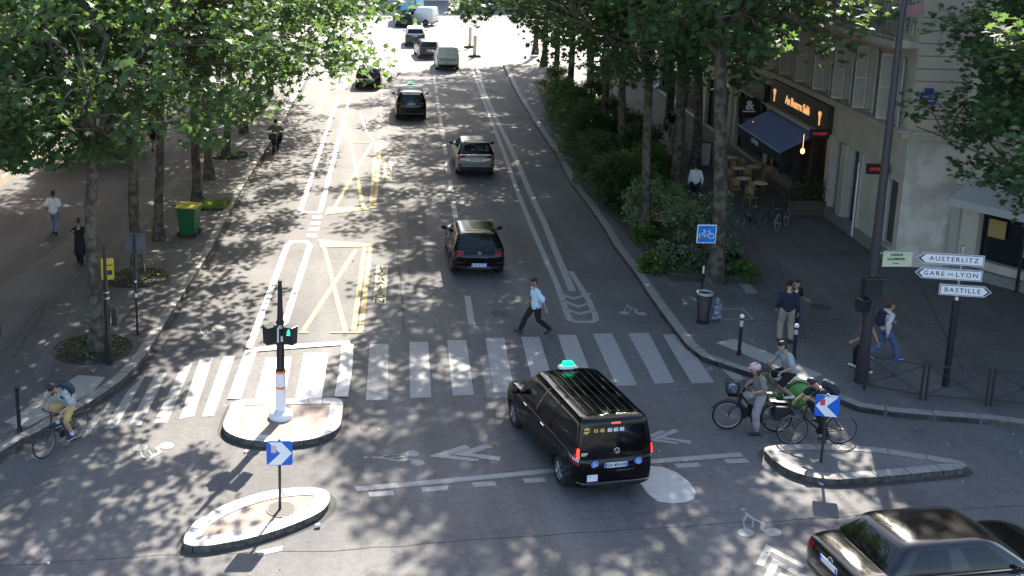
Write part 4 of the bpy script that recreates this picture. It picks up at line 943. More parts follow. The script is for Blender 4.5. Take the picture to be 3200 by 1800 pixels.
# street name plate
pl = MB(); pl.X = X2; c = (.45, -.03, 6.0); pl.box(c, (.5, .03, .42)); pl.box((.45, -.03, 6.27), (.28, .03, .14)); sp = pl.build('street_name_plate', principled('enamel_blue', (.03, .07, .22), .35), bd)
pl = MB(); pl.X = X2; pl.box((.45, -.02, 5.5), (.16, .02, .2)); pl.build('house_number', principled('enamel_blue2', (.06, .07, .11), .4), bd)
m = X2 @ Matrix.Translation((.45, -.05, 6.05)) @ Matrix.Rotation(R(90), 4, 'X'); text_obj('AVENUE', .1, M['plate'], sp, m, 'plate_lettering', .001); m = X2 @ Matrix.Translation((.45, -.05, 5.92)) @ Matrix.Rotation(R(90), 4, 'X'); text_obj('DAUMESNIL', .08, M['plate'], sp, m, 'plate_lettering', .001)
# crêperie: fascia, sign, awning
g = MB(); g.X = X1; g.box((fs(10.45), -.12, 3.98), (7.3, .22, 1.12)); fa = g.build('shop_fascia', M['shopgreen'], bd)
Rx = Matrix.Rotation(R(90), 4, 'X')
def shoptext(s, size, x, z, y=-.26, mat=M['gold'], par=fa, sx=1, nm='shop_lettering', bold=.01): return text_obj(s, size, mat, par, X1 @ Matrix.Translation((x, y, z)) @ Rx, nm, .01, sx=sx, bold=bold)
shoptext('Au Beurre Salé', .5, fs(10.35), 3.95, bold=.014)
for xx in (fs(13.4), fs(7.6)):
    g = MB(); g.X = X1
    for a_ in (-.5, 0, .5): g.tube([(xx, -.26, 3.85), (xx + math.sin(a_) * .28, -.26, 3.85 + .34 * math.cos(a_))], .028, 5)
    g.tube([(xx, -.26, 3.62), (xx, -.26, 3.88)], .03, 5); g.build('wheat_emblem', M['gold'], fa)
g = MB(); g.X = X1; g.box((fs(10.4), -.2, 3.33), (7.4, .4, .14)); g.build('fascia_ledge', M['band'], bd)
g = MB(); g.X = X1; g.box((fs(10.65), .22, 1.65), (7.2, .04, 3.0)); g.build('shop_interior', M['shopblack'], bd)
for s_ in (14.2, 12.4, 10.6, 8.8, 7.05): g = MB(); g.X = X1; g.box((fs(s_), -.03, 1.7), (.14, .12, 3.1)); g.build('shopfront_post', M['shopgreen'], bd)
g = MB(); g.X = X1; s0, s1 = fs(13.7), fs(7.7); zt, zf, pr = 3.25, 2.45, 1.65
g.smooth = False; nn = 16
for i in range(nn):
    x0, x1 = s0 + (s1 - s0) * i / nn, s0 + (s1 - s0) * (i + 1) / nn; sg = .03 * math.sin(i * 1.9)
    g.add([(x0, -.2, zt), (x1, -.2, zt), (x1, -pr / 2, (zt + zf) / 2 + .05 + sg * .3), (x0, -pr / 2, (zt + zf) / 2 + .05 + sg * .3), (x1, -pr, zf), (x0, -pr, zf)], [(0, 3, 2, 1), (3, 5, 4, 2)])
    g.add([(x0, -.2, zt - .03), (x1, -.2, zt - .03), (x1, -pr, zf - .03), (x0, -pr, zf - .03)], [(0, 1, 2, 3)])
aw = g.build('awning', M['awn'], bd)
g = MB(); g.X = X1; g.box(((s0 + s1) / 2, -pr - .01, zf - .22), (s1 - s0, .03, .44)); g.box((s0, -pr / 2 - .1, zf - .1), (.03, pr - .2, .5)); g.build('valance', principled('valance_navy', (.012, .02, .04), .8), aw)
g = MB(); g.X = X1; g.tube([(s0, -pr - .02, zf), (s1, -pr - .02, zf)], .03, 6); g.build('front_bar', principled('pale_bar', (.25, .42, .5), .5), aw)
text_obj('CRÊPERIE', .26, M['offwhite'], aw, X1 @ Matrix.Translation(((s0 + s1) / 2 - .3, -pr - .04, zf - .24)) @ Rx, 'awning_lettering', .004, bold=.004)
for xx, yy, zz in ((s0 + .6, -1.2, 2.05), (s0 + 3.2, -1.1, 1.9), (s1 + .1, -.8, 2.55)):
    g = MB(); g.X = X1; g.sphere((xx, yy, zz), .09, 8, 6, (1, 1, 1.3)); g.tube([(xx, yy, zz + .1), (xx, yy, zz + .7)], .006, 4); 
    lb = g.build('hanging_bulb', M['warm'], bd)
# red LED blade signs: a box on a bracket
def blade(x, z, w_=.75, h_=.36):
    g = MB(); g.X = X1; g.box((x, -.15 - w_ / 2, z), (.12, w_, h_)); b = g.build('blade_sign', M['ink'], bd, bevel=.01)
    for sx in (1,):
        m = X1 @ Matrix.Translation((x + sx * .065, -.15 - w_ / 2, z)) @ Matrix.Rotation(R(90), 4, 'Z') @ Rx; text_obj('OUVERT', .15, M['ledred'], b, m, 'led_lettering', .002, bold=.004)
blade(fs(6.7), 3.45); blade(fs(.9), 3.35)
# neighbour building further up the avenue
NB = empty('neighbour_building', P0 + V((0, 0, 0))); tag(NB, 'dark shopfront building with small balconies beyond the blue awning', 'building'); INV2 = Matrix.Translation(-P0)
LN = 42; X4 = INV2 @ frame_mtx(P0 + SD * LN, -SD)
opn = [(i * 2.4 + .8, i * 2.4 + 1.9, z, z + 2.2) for z in (4.6, 7.8, 11) for i in range(17)]; shn = [(i * 6 + .5, i * 6 + 5.4, .2, 3.1) for i in range(7)]
mb = MB(); mb.X = X4; wall_mesh(mb, LN, 16, opn + shn, .3); mb.build('wall', M['stone'], NB)
for i, o in enumerate(opn): window(NB, X4, *o, rail=(i % 17 > 11), bars=i % 17 > 10)
for o in shn:
    f = window(NB, X4, *o, bars=False, mat=M['shopblack'])
g = MB(); g.X = X4; g.box((LN - 3.1, -.15, 3.72), (5.8, .3, .8)); fn = g.build('black_fascia', M['shopblack'], NB)
text_obj('EST. 1981', .3, M['cream'], fn, X4 @ Matrix.Translation((LN - 4.2, -.31, 3.85)) @ Rx, 'shop_lettering', .004)
g = MB(); g.X = X4; g.box((LN - 1.3, -.6, 2.9), (.08, 1.0, .95)); bs = g.build('black_blade_sign', M['ink'], NB)
m = X4 @ Matrix.Translation((LN - 1.25, -.6, 3.0)) @ Matrix.Rotation(R(90), 4, 'Z') @ Rx; text_obj('&', .6, M['whiteP'], bs, m, 'white_ampersand', .002, bold=.02)
g = MB(); g.X = X4 @ Matrix.Translation((LN - 1.25, -.6, 2.72)); g.box((0, 0, 0), (.01, .6, .06)); g.build('white_bar', M['whiteP'], bs)
g = MB(); g.X = X4; g.box((LN - 6.3, -.05, 2), (.5, .14, 3.7)); g.box((LN / 2, -.12, 4.3), (LN, .3, .2)); g.box((LN / 2, -.2, 16.1), (LN, .6, .4)); g.build('stone_trim', M['band'], NB)
g = MB(); g.X = INV2; a, b = P0, P0 + SD * LN; g.prism([(a.x, a.y), (b.x, b.y), (b.x + 12, b.y), (a.x + 12, a.y)], 16.3, 19, True); g.build('roof', M['zinc'], NB)
g = MB(); g.X = INV2; g.add([(a.x + .4, a.y, 0), (b.x + .4, b.y, 0), (b.x + .4, b.y, 16), (a.x + .4, a.y, 16)], [(0, 1, 2, 3)]); g.add([(b.x, b.y, 0), (b.x + 12, b.y, 0), (b.x + 12, b.y, 16), (b.x, b.y, 16)], [(0, 1, 2, 3)]); g.build('inner_wall', M['shopblack'], NB)
# left side of the avenue: pale facade seen through the leaves
LP = V((-15.9, 24, 0)); LB = empty('left_building', LP); LB.name = 'pale_building'; tag(LB, 'sunlit pale stone building along the left pavement seen through the leaves', 'building'); INV3 = Matrix.Translation(-LP)
LL = 62; X5 = INV3 @ frame_mtx(LP, SD)
# frame_mtx puts the room on the left of the walking direction: walking up the avenue the street is on the right
opl = [(i * 2.5 + .7, i * 2.5 + 1.8, z, z + 2.2) for z in (4.8, 8, 11.2) for i in range(24)]; shl = [(i * 5 + .6, i * 5 + 4.5, .5, 3.2) for i in range(12)]
mb = MB(); mb.X = X5; wall_mesh(mb, LL, 16.5, opl + shl, .3); mb.build('wall', M['stone2'], LB)
for i, o in enumerate(opl): window(LB, X5, *o, rail=(i < 16), shutters=[(-1, 4), (1, 4)] if i % 24 < 12 and i < 48 else None)
for i, o in enumerate(shl): window(LB, X5, *o, bars=False, mat=M['shopblack'])
for i, (nm, mt) in enumerate([('red_fascia', principled('fascia_red', (.45, .05, .05), .6)), ('black_fascia', M['shopblack']), ('cream_fascia', M['cream']), ('black_fascia', M['shopblack'])]):
    g = MB(); g.X = X5; g.box((21 + i * 6.5, -.15, 3.75), (5, .28, .75)); ff = g.build(nm, mt, LB)
g = MB(); g.X = X5; g.box((LL / 2, -.12, 4.4), (LL, .3, .2)); g.box((LL / 2, -.2, 16.4), (LL, .6, .5)); g.box((LL / 2, -.05, 7.6), (LL, .2, .15)); g.build('stone_trim', M['band'], LB)
g = MB(); g.X = INV3; a, b = LP, LP + SD * LL; g.prism([(a.x, a.y), (b.x, b.y), (b.x - 12, b.y), (a.x - 12, a.y)], 16.65, 19.5, True); g.build('roof', M['zinc'], LB)
# far side of the sunlit junction
FP = V((-30, 152, 0)); FB = empty('far_building', FP); tag(FB, 'pale stone block closing the avenue beyond the sunlit junction', 'building'); X6 = frame_mtx((0, 0), (1, 0))
opf = [(i * 3 + .9, i * 3 + 2.1, z, z + 2.2) for z in (4.6, 8) for i in range(26)]; shf = [(i * 6 + .8, i * 6 + 5.2, .3, 3.2) for i in range(13)]
mb = MB(); wall_mesh(mb, 80, 16, opf + shf, .3); mb.build('wall', M['stone2'], FB)
for o in opf: window(FB, Matrix.Identity(4), *o, bars=False)
for o in shf: window(FB, Matrix.Identity(4), *o, bars=False, mat=M['shopblack'])
g = MB(); g.box((40, 6, 17), (80, 12, 2)); g.build('roof', M['zinc'], FB)
# raised pavement beyond the junction (shaded grey ground, right)
mb = MB(); mb.flat([(14, 118), (60, 108), (60, 151.9), (22, 151.9)], .01); mb.flat([(-60, 132), (4, 132), (9, 151.9), (-60, 151.9)], .01); struct(mb.build('far_pavement', M['walk']))
# ------------------------------------------------------------ people
from mathutils import noise as mnoise
SKIN = principled('skin', (.42, .25, .17), .6); SKIN2 = principled('skin_tan', (.34, .19, .12), .6)
def cloth(name, c, n=None, sc_=25): return principled('cloth_' + name, c, .9, noise=(sc_, .12, n) if n else None)
def remesh(mb, name, mat, parent, vox=.012, smooth=4, wr=0.0):
    o = mb.build('tmp', mat); md = o.modifiers.new('r', 'REMESH'); md.mode = 'VOXEL'; md.voxel_size = vox; md.use_smooth_shade = True
    sm = o.modifiers.new('s', 'SMOOTH'); sm.iterations = smooth; sm.factor = .5
    me = evalmesh(o); bpy.data.objects.remove(o); me.name = name; me.materials.clear(); me.materials.append(mat)
    if wr:
        co = [v.co.copy() for v in me.vertices]; no = [v.normal.copy() for v in me.vertices]
        for v, c, n in zip(me.vertices, co, no): v.co = c + n * wr * (mnoise.noise(c * 9) + .6 * mnoise.noise(V((c.x * 22, c.y * 22, c.z * 14))))
    me.polygons.foreach_set('use_smooth', [True] * len(me.polygons)); q = bpy.data.objects.new(name, me); COL.objects.link(q); q.parent = parent; return q
def ecap(mb, p0, p1, a0, a1, xd, caps=True, n=14, m=6):
    """tapered elliptic capsule: a = (radius along xd, radius across)"""
    p0, p1 = V(p0), V(p1); d = (p1 - p0); L = d.length
    if L < 1e-6: d = V((0, 0, 1))
    t = d.normalized(); x = (V(xd) - t * V(xd).dot(t)); x = x.normalized() if x.length > 1e-4 else t.orthogonal().normalized(); y = t.cross(x)
    rings = []
    def ring(c, a, k): return [c + x * a[0] * k * math.cos(2 * math.pi * i / n) + y * a[1] * k * math.sin(2 * math.pi * i / n) for i in range(n)]
    for j in range(4, 0, -1): th = j * math.pi / 8 * .97; rings.append(ring(p0 - t * min(a0) * math.sin(th), a0, math.cos(th)))
    for j in range(m + 1): f = j / m; rings.append(ring(p0 + d * f, (a0[0] * (1 - f) + a1[0] * f, a0[1] * (1 - f) + a1[1] * f), 1))
    for j in range(1, 5): th = j * math.pi / 8 * .97; rings.append(ring(p1 + t * min(a1) * math.sin(th), a1, math.cos(th)))
    vs = [v for r in rings for v in r]; fs_ = [(i * n + j, i * n + (j + 1) % n, (i + 1) * n + (j + 1) % n, (i + 1) * n + j) for i in range(len(rings) - 1) for j in range(n)]
    fs_.append(tuple(range(n - 1, -1, -1))); b = (len(rings) - 1) * n; fs_.append(tuple(b + i for i in range(n))); mb.add(vs, fs_)
def ik(a, b, l1, l2, pole):
    a, b = V(a), V(b); d = b - a; L = min(d.length, (l1 + l2) * .995); u = d.normalized(); b = a + u * L
    c = (l1 * l1 - l2 * l2 + L * L) / (2 * L); h = math.sqrt(max(0, l1 * l1 - c * c)); p = V(pole) - u * V(pole).dot(u); p = p.normalized(); return a + u * c + p * h, b
def person(label, loc, rz, pose, look, scale=1.0, group=None):
    root = empty('person', loc, rz); root.scale = (scale,) * 3; tag(root, label, 'person', group)
    g = pose.get; pel = V(g('pel', (0, 0, .93))); lean = R(g('lean', 4)); tw = R(g('twist', 0)); fem = look.get('female', 0)
    up = V((0, math.sin(lean), math.cos(lean))); back = g('curve', 0.0)
    chest = pel + up * .34 + V((0, -back, 0)); neck = pel + up * .50 + V((0, g('nf', .0), 0)); ax = V((math.cos(tw), math.sin(tw), 0))
    sh = .185 * (0.9 if fem else 1); S = [neck - up * .045 - ax * sh, neck - up * .045 + ax * sh]
    hd = V(g('head', (0, .03, .16))); hc = neck + V((0, 0, .0)) + hd.normalized() * .185
    face = V(g('face', (0, 1, -.1))).normalized()
    Hp = [pel + V((-.09, 0, -.02)), pel + V((.09, 0, -.02))]
    ank = [V(p) for p in g('feet', ((-.1, 0, .09), (.1, 0, .09)))]; hnd = [V(p) for p in g('hands', ((-.26, .03, .80), (.26, .03, .80)))]
    kp = g('knee', ((-.1, 1, .1), (.1, 1, .1))); ep = g('elbow', ((-.3, -1, -.1), (.3, -1, -.1)))
    sk = look.get('skin', SKIN); b = MB(); F = V((0, 1, 0)); X_ = V((1, 0, 0)); side = face.cross(V((0, 0, 1))).normalized()
    K = []; E = []; 
    for i in (0, 1):
        k, a = ik(Hp[i], ank[i], .43, .43, kp[i]); K.append(k); ank[i] = a; e, h = ik(S[i], hnd[i], .29, .26, ep[i]); E.append(e); hnd[i] = h
    fd = [V(p).normalized() for p in g('toes', ((-.1, 1, 0), (.1, 1, 0)))]
    # one continuous body
    ecap(b, pel, pel + up * .12, (.155, .105), (.135, .095), X_); ecap(b, pel + up * .12, chest, (.135, .095), (.16, .11), ax); ecap(b, chest, neck - up * .06, (.16, .11), (.14, .08), ax)
    ecap(b, S[0], S[1], (.055, .055), (.055, .055), up); ecap(b, neck - up * .05, neck + (hc - neck) * .5, (.058, .058), (.052, .055), X_)
    upf = V((0, 0, 1)) - face * face.z; upf.normalize()
    ecap(b, hc - upf * .045 + face * .012, hc + upf * .045, (.066, .08), (.074, .092), side); ecap(b, hc - upf * .095 + face * .045, hc - upf * .04 + face * .03, (.035, .035), (.055, .055), side)
    ecap(b, hc + face * .092 + upf * .01, hc + face * .112 - upf * .022, (.010, .012), (.016, .014), side, n=8); ecap(b, hc + face * .083 + upf * .03 - side * .03, hc + face * .083 + upf * .03 + side * .03, (.012, .012), (.012, .012), upf, n=8)
    ecap(b, hc + face * .088 - upf * .052 - side * .016, hc + face * .088 - upf * .052 + side * .016, (.009, .009), (.009, .009), upf, n=8)
    for s in (-1, 1): ecap(b, hc + side * s * .077 - upf * .025, hc + side * s * .08 + upf * .025 - face * .012, (.012, .02), (.012, .024), side, n=8)
    for i, s in ((0, -1), (1, 1)):
        ecap(b, Hp[i], K[i], (.085, .09), (.056, .06), X_); ecap(b, K[i], K[i].lerp(ank[i], .35), (.054, .056), (.055, .06), X_); ecap(b, K[i].lerp(ank[i], .35), ank[i], (.055, .06), (.034, .038), X_)
        ecap(b, ank[i] - V((0, 0, .04)), ank[i] + fd[i] * .14 - V((0, 0, .055)), (.035, .035), (.04, .022), V((1, 0, 0)))
        ecap(b, S[i], E[i], (.05, .052), (.038, .04), X_); ecap(b, E[i], hnd[i], (.04, .04), (.026, .03), X_)
        # hand: palm, four fingers, thumb
        fdir = (hnd[i] - E[i]).normalized(); gr = V(g('grip', ((0, 0, 0), (0, 0, 0)))[i]); 
        if gr.length > 0: fdir = (fdir * .5 + gr).normalized()
        hx = fdir.cross(V((s, 0, 0.2))).normalized(); pn = hx.cross(fdir).normalized(); pm = hnd[i] + fdir * .075
        ecap(b, hnd[i] + fdir * .01, pm, (.03, .018), (.038, .016), hx, n=10, m=3)
        for q, ln in enumerate((.062, .072, .068, .052)):
            bs = pm + hx * (.03 - .02 * q); mid = bs + (fdir * .8 - V((s, 0, 0)) * .35 * 0 + pn * .3 * (-s)).normalized() * ln * .55; tip = mid + (fdir * .5 + pn * .75 * (-s)).normalized() * ln * .5
            ecap(b, bs, mid, (.0098, .0098), (.009, .009), hx, n=7, m=2); ecap(b, mid, tip, (.009, .009), (.0078, .0078), hx, n=7, m=2)
        tb = hnd[i] + fdir * .02 + hx * .028; ecap(b, tb, tb + (hx + fdir * .9).normalized() * .055, (.012, .012), (.010, .010), pn, n=7, m=2)
    remesh(b, 'body', sk, root, .009, 2)
    # clothes
    ts = look.get('sleeve', .62); top = look['top']; c = MB(); o = look.get('loose', .018)
    ecap(c, pel + up * look.get('hem', .02), pel + up * .14, (.162 + o, .112 + o), (.145 + o, .105 + o), X_); ecap(c, pel + up * .14, chest, (.145 + o, .105 + o), (.168 + o, .118 + o), ax); ecap(c, chest, neck - up * .075, (.168 + o, .118 + o), (.125, .078), ax)
    ecap(c, S[0], S[1], (.062, .066), (.062, .066), up)
    for i in (0, 1):
        if ts <= 1: e = S[i].lerp(E[i], ts); ecap(c, S[i], e, (.062, .064), (.062 + o * .6, .064 + o * .6), X_)
        else: ecap(c, S[i], E[i], (.06, .064), (.052 + o * .3, .054 + o * .3), X_); ecap(c, E[i], E[i].lerp(hnd[i], min(.97, ts - 1)), (.052 + o * .3, .052 + o * .3), (.042, .044), X_)
    if look.get('hood'): ecap(c, neck - V((0, .06, -.0)) - X_ * .07, neck - V((0, .06, -.0)) + X_ * .07, (.05, .06), (.05, .06), up)
    remesh(c, look.get('topname', 'shirt'), top, root, .014, 3, .015)
    if look.get('inner'):
        c = MB(); ecap(c, pel + up * .08 + F * .045, chest + F * .05, (.075, .11), (.07, .105), X_); ecap(c, chest + F * .05, neck - up * .06 + F * .03, (.07, .105), (.055, .06), X_); remesh(c, 'undershirt', look['inner'], root, .014, 2, .004)
    tl = look.get('leg', 1.93); c = MB(); lo = look.get('baggy', .012)
    ecap(c, pel - V((0, 0, .03)), pel + up * .09, (.165, .118), (.15, .108), X_)
    for i in (0, 1):
        if tl <= 1: ecap(c, Hp[i], Hp[i].lerp(K[i], tl), (.092 + lo, .096 + lo), (.072 + lo * 1.5, .076 + lo * 1.5), X_)
        else: ecap(c, Hp[i], K[i], (.092 + lo, .098 + lo), (.066 + lo, .07 + lo), X_); ecap(c, K[i], K[i].lerp(ank[i], tl - 1), (.066 + lo, .07 + lo), (.052 + lo, .056 + lo), X_)
    remesh(c, 'trousers' if tl > 1 else 'shorts', look['legs'], root, .014, 3, .014)
    if look.get('skirt'): c = MB(); ecap(c, pel + V((0, 0, .02)), pel - V((0, 0, .42)), (.17, .125), (.22, .19), X_); remesh(c, 'tunic', look['skirt'], root, .016, 3, .012)
    for i in (0, 1):
        c = MB(); ecap(c, ank[i] - V((0, 0, .045)) - fd[i] * .05, ank[i] + fd[i] * .17 - V((0, 0, .052)), (.045, .042), (.045, .03), V((1, 0, 0))); ecap(c, ank[i] - V((0, 0, .05)), ank[i] + V((0, 0, look.get('ankle', -.01))), (.045, .05), (.043, .047), X_)
        so = remesh(c, 'shoe', look['shoes'], root, .012, 2)
        if look.get('sole'): c = MB(); ecap(c, ank[i] - V((0, 0, .082)) - fd[i] * .055, ank[i] + fd[i] * .18 - V((0, 0, .082)), (.05, .012), (.046, .012), V((1, 0, 0))); remesh(c, 'sole', look['sole'], so, .012, 1)
        if look.get('socks'): c = MB(); ecap(c, ank[i] - V((0, 0, .01)), ank[i].lerp(K[i], .22), (.043, .046), (.046, .05), X_); remesh(c, 'sock', look['socks'], root, .012, 1)
    # hair / headwear
    hr = look.get('hair', 'short'); hm = look.get('haircol', M['hair']); c = MB()
    if hr == 'short': ecap(c, hc + upf * .045 - face * .018, hc + upf * .06 + face * .018, (.082, .085), (.078, .076), side); ecap(c, hc - face * .035 - upf * .03, hc - face * .03 + upf * .04, (.07, .07), (.08, .075), side)
    elif hr == 'curly':
        for q in range(26): a = q * 2.4; z = q / 26; w = hc + upf * (.03 + .06 * z) + (side * math.cos(a) + face * math.sin(a) * .9 - face * .15) * .075 * math.sqrt(1 - z * z * .8); c.sphere(w, .034, 8, 6)
        ecap(c, hc + upf * .03 - face * .02, hc + upf * .06, (.08, .085), (.08, .08), side)
    elif hr == 'bun': ecap(c, hc + upf * .04 - face * .022, hc + upf * .055 + face * .01, (.084, .086), (.08, .08), side); ecap(c, hc - face * .045 - upf * .08, hc - face * .03 + upf * .04, (.075, .05), (.08, .07), side); c.sphere(hc + upf * .15 - face * .03, .045, 10, 8)
    elif hr == 'long': ecap(c, hc + upf * .04 - face * .022, hc + upf * .055 + face * .01, (.084, .086), (.08, .08), side); ecap(c, hc - face * .055 - upf * .2, hc - face * .03 + upf * .04, (.08, .04), (.085, .07), side)
    elif hr == 'beanie': ecap(c, hc + upf * .02 - face * .012, hc + upf * .07 - face * .005, (.088, .1), (.078, .085), side)
    if hr: remesh(c, 'hair' if hr != 'beanie' else 'beanie', hm, root, .011, 2, .004)
    if look.get('cap'):
        c = MB(); ecap(c, hc + upf * .05 - face * .008, hc + upf * .068, (.083, .095), (.07, .08), side); ecap(c, hc + upf * .045 + face * .08 , hc + upf * .03 + face * .155, (.06, .008), (.045, .008), side); remesh(c, 'cap', look['cap'], root, .010, 1)
    if look.get('helmet'):
        c = MB(); ecap(c, hc + upf * .045 - face * .03, hc + upf * .06 + face * .03, (.105, .11), (.10, .095), side); ecap(c, hc + upf * .05 + face * .06, hc + upf * .035 + face * .15, (.07, .02), (.05, .012), side); hh = remesh(c, 'helmet', look['helmet'], root, .011, 2)
        for k in (-.045, 0, .045): c = MB(); ecap(c, hc + upf * .15 + side * k + face * .04, hc + upf * .145 + side * k - face * .08, (.008, .006), (.008, .006), side); c.build('helmet_slot', M['dark'], hh)
    if look.get('glasses'):
        c = MB(); 
        for s in (-1, 1): c.sphere(hc + face * .1 + upf * .018 + side * s * .033, .024, 10, 6, (1, 1, .8))
        c.tube([hc + face * .1 + upf * .02 - side * .06, hc + face * .105 + upf * .02, hc + face * .1 + upf * .02 + side * .06], .006, 5); c.build('sunglasses', M['dark'], root)
    else:
        for s in (-1, 1): c = MB(); c.sphere(hc + face * .096 + upf * .012 + side * s * .032, .0095, 8, 6); c.build('eye', M['ink'], root)
    if look.get('beard'): c = MB(); ecap(c, hc - upf * .085 + face * .062, hc - upf * .05 + face * .045, (.045, .03), (.062, .045), side); remesh(c, 'beard', hm, root, .010, 1)
    if look.get('pack'):
        c = MB(); bk = V((0, -math.cos(lean), math.sin(lean))); p1 = pel + up * .16 + bk * .2; p2 = neck - up * .05 + bk * .2; ecap(c, p1, p2, (.15, .1), (.135, .085), X_); ecap(c, p1 + bk * .07, p1 + up * .16 + bk * .08, (.11, .06), (.1, .05), X_)
        pk = remesh(c, 'rucksack', look['pack'], None, .014, 3, .008); 
        c = MB()
        for s in (-1, 1): c.tube([p2 + X_ * s * .09 - bk * .06, neck - up * .01 + X_ * s * .11 + F * .02, chest + X_ * s * .13 + F * .13, pel + up * .2 + X_ * s * .17 + F * .03, p1 + X_ * s * .12 - bk * .05], .018, 6)
        st_ = c.build('strap', look.get('strap', M['dark']), pk)
        r2 = pk; r2.name = 'rucksack'; r2.location = loc; r2.rotation_euler = (0, 0, rz); r2.scale = (scale,) * 3; tag(r2, look['packlabel'], 'rucksack')
    return root
M['hair'] = principled('hair_black', (.012, .01, .009), .6); M['hairb'] = principled('hair_brown', (.05, .03, .018), .6)
CW = cloth('white', (.70, .71, .70)); CPB = cloth('pale_blue', (.52, .64, .74)); CBK = cloth('black', (.012, .012, .013)); CNV = cloth('navy', (.016, .02, .038)); CKH = cloth('khaki', (.36, .30, .22), (.30, .25, .18))
CJN = cloth('jeans', (.06, .10, .20), (.09, .14, .26)); CDJ = cloth('dark_jeans', (.03, .045, .09)); CGR = cloth('grey', (.28, .31, .31)); CTP = cloth('taupe', (.17, .15, .135), (.2, .18, .16)); CPT = cloth('patterned', (.22, .2, .19), (.38, .36, .34), 60); CYL = cloth('yellow', (.50, .38, .13)); CFL = cloth('floral', (.46, .47, .45), (.2, .22, .26), 30); CPK = cloth('pinkish_white', (.58, .53, .50)); CLJ = cloth('light_jeans', (.2, .24, .30))
SBK = M['trim']; SWH = principled('shoe_white', (.7, .7, .7), .6); SBL = principled('shoe_blue', (.03, .08, .42), .5)
def face_rz(dx, dy): return math.atan2(-dx, dy)
WALK = dict(pel=(0, 0, .88), lean=5, feet=((-.08, .36, .10), (.09, -.36, .17)), toes=((-.05, 1, .25), (.05, 1, -.75)), knee=((0, 1, .1), (0, 1, .0)), hands=((-.25, -.12, .84), (.26, .16, .86)))
p = G(1671, 1042); person('man in an open pale blue shirt and black trousers striding across the road', p, face_rz(-1, -.12), dict(WALK, feet=((-.08, -.40, .16), (.09, .42, .10)), toes=((-.05, 1, -.7), (.05, 1, .2)), face=(-.25, 1, -.25), hands=((-.30, -.22, .80), (.25, .10, .9))), dict(top=CPB, inner=CBK, legs=CBK, shoes=SBK, hair='short', beard=1, skin=SKIN2, loose=.035, sleeve=.95, hem=-.04), 1.02)
p = G(2452, 1068, KH); person('man in navy jumper and beige trousers standing with his back to the road', p, face_rz(.25, 1), dict(lean=2, hands=((-.24, .12, .9), (.27, .02, .82)), feet=((-.13, .02, .09), (.14, -.02, .09)), face=(.5, 1, -.1)), dict(top=CNV, legs=CKH, shoes=SBK, hair='beanie', haircol=CBK, sleeve=1.9, loose=.03, baggy=.022), 1.06)
p = G(2472, 1036, KH); person('person in dark jeans almost hidden behind the man in the navy jumper', p, face_rz(.3, -1), dict(hands=((-.22, .28, 1.12), (.26, .05, .85)), elbow=((-.3, -1, -.6), (.3, -1, -.1))), dict(top=CBK, legs=CDJ, shoes=M['dark'], sole=SWH, hair='short'), .93)
p = G(2756, 1122, KH); person('man in a maroon cap and white hoodie walking right with a navy rucksack', p, face_rz(1, .05), dict(WALK, feet=((-.09, -.34, .16), (.08, .36, .09)), toes=((0, 1, -.6), (0, 1, .15)), hands=((-.22, .3, 1.0), (.24, -.06, .82)), lean=7), dict(top=CPK, legs=CJN, shoes=SBL, sole=SWH, hair='short', haircol=M['hairb'], cap=cloth('maroon', (.16, .03, .04)), glasses=1, sleeve=1.9, hood=1, pack=CNV, packlabel='navy rucksack on the back of the man in the maroon cap'), 1.0)
p = G(2694, 1160, KH); person('person in black trousers and white shoes passing behind the tall lamp post', p, face_rz(-.6, .8), dict(WALK, feet=((-.09, -.25, .12), (.09, .27, .1)), toes=((0, 1, -.4), (0, 1, 0)), hands=((-.26, .2, .9), (.27, -.22, .85))), dict(top=cloth('tan', (.30, .19, .13)), legs=CBK, shoes=SWH, hair='long', haircol=M['hairb'], female=1, sleeve=.5), .95)
p = G(2168, 633, KH); person('man in a white shirt and dark trousers walking away beside the thick trunk', p, face_rz(.1, 1), dict(WALK, feet=((-.09, .16, .09), (.1, -.14, .1)), hands=((-.26, .05, .82), (.27, -.05, .82))), dict(top=CW, legs=CNV, shoes=SBK, sleeve=1.9, loose=.035, baggy=.03), 1.0)
p = G(170, 731, KH); person('man in a white T-shirt and grey trousers walking away on the left pavement', p, face_rz(.05, 1), dict(WALK, feet=((-.09, .12, .09), (.1, -.12, .1)), hands=((-.25, .12, .95), (.27, -.04, .82))), dict(top=CW, legs=CLJ, shoes=SBK, hair='short', skin=SKIN2, loose=.035, sleeve=.8), 1.0)
p = G(252, 826, KH); person('woman in black with a high bun walking towards the camera beside the mottled trunk', p, face_rz(.1, -1), dict(WALK, feet=((-.06, .14, .09), (.07, -.16, .12)), hands=((-.22, .05, .80), (.22, .22, 1.25)), elbow=((-.3, -1, -.1), (.5, -.4, -1)), face=(0, 1, -.3)), dict(top=CBK, legs=CBK, shoes=SBK, hair='bun', female=1, glasses=1, skirt=CBK, sleeve=.4), .97)
p = G(2097, 432, KH); person('distant pedestrian in a dark top and pale patterned trousers between the trunks', p, face_rz(-.3, -1), WALK, dict(top=CBK, legs=CPT, shoes=SBK, female=1, hair='long'), .95)
p = G(477, 470, KH); person('pedestrian with bare legs and dark clothes half hidden by leaves on the left pavement', p, face_rz(.1, 1), WALK, dict(top=CBK, legs=CBK, leg=.6, shoes=SBK), 1.0)
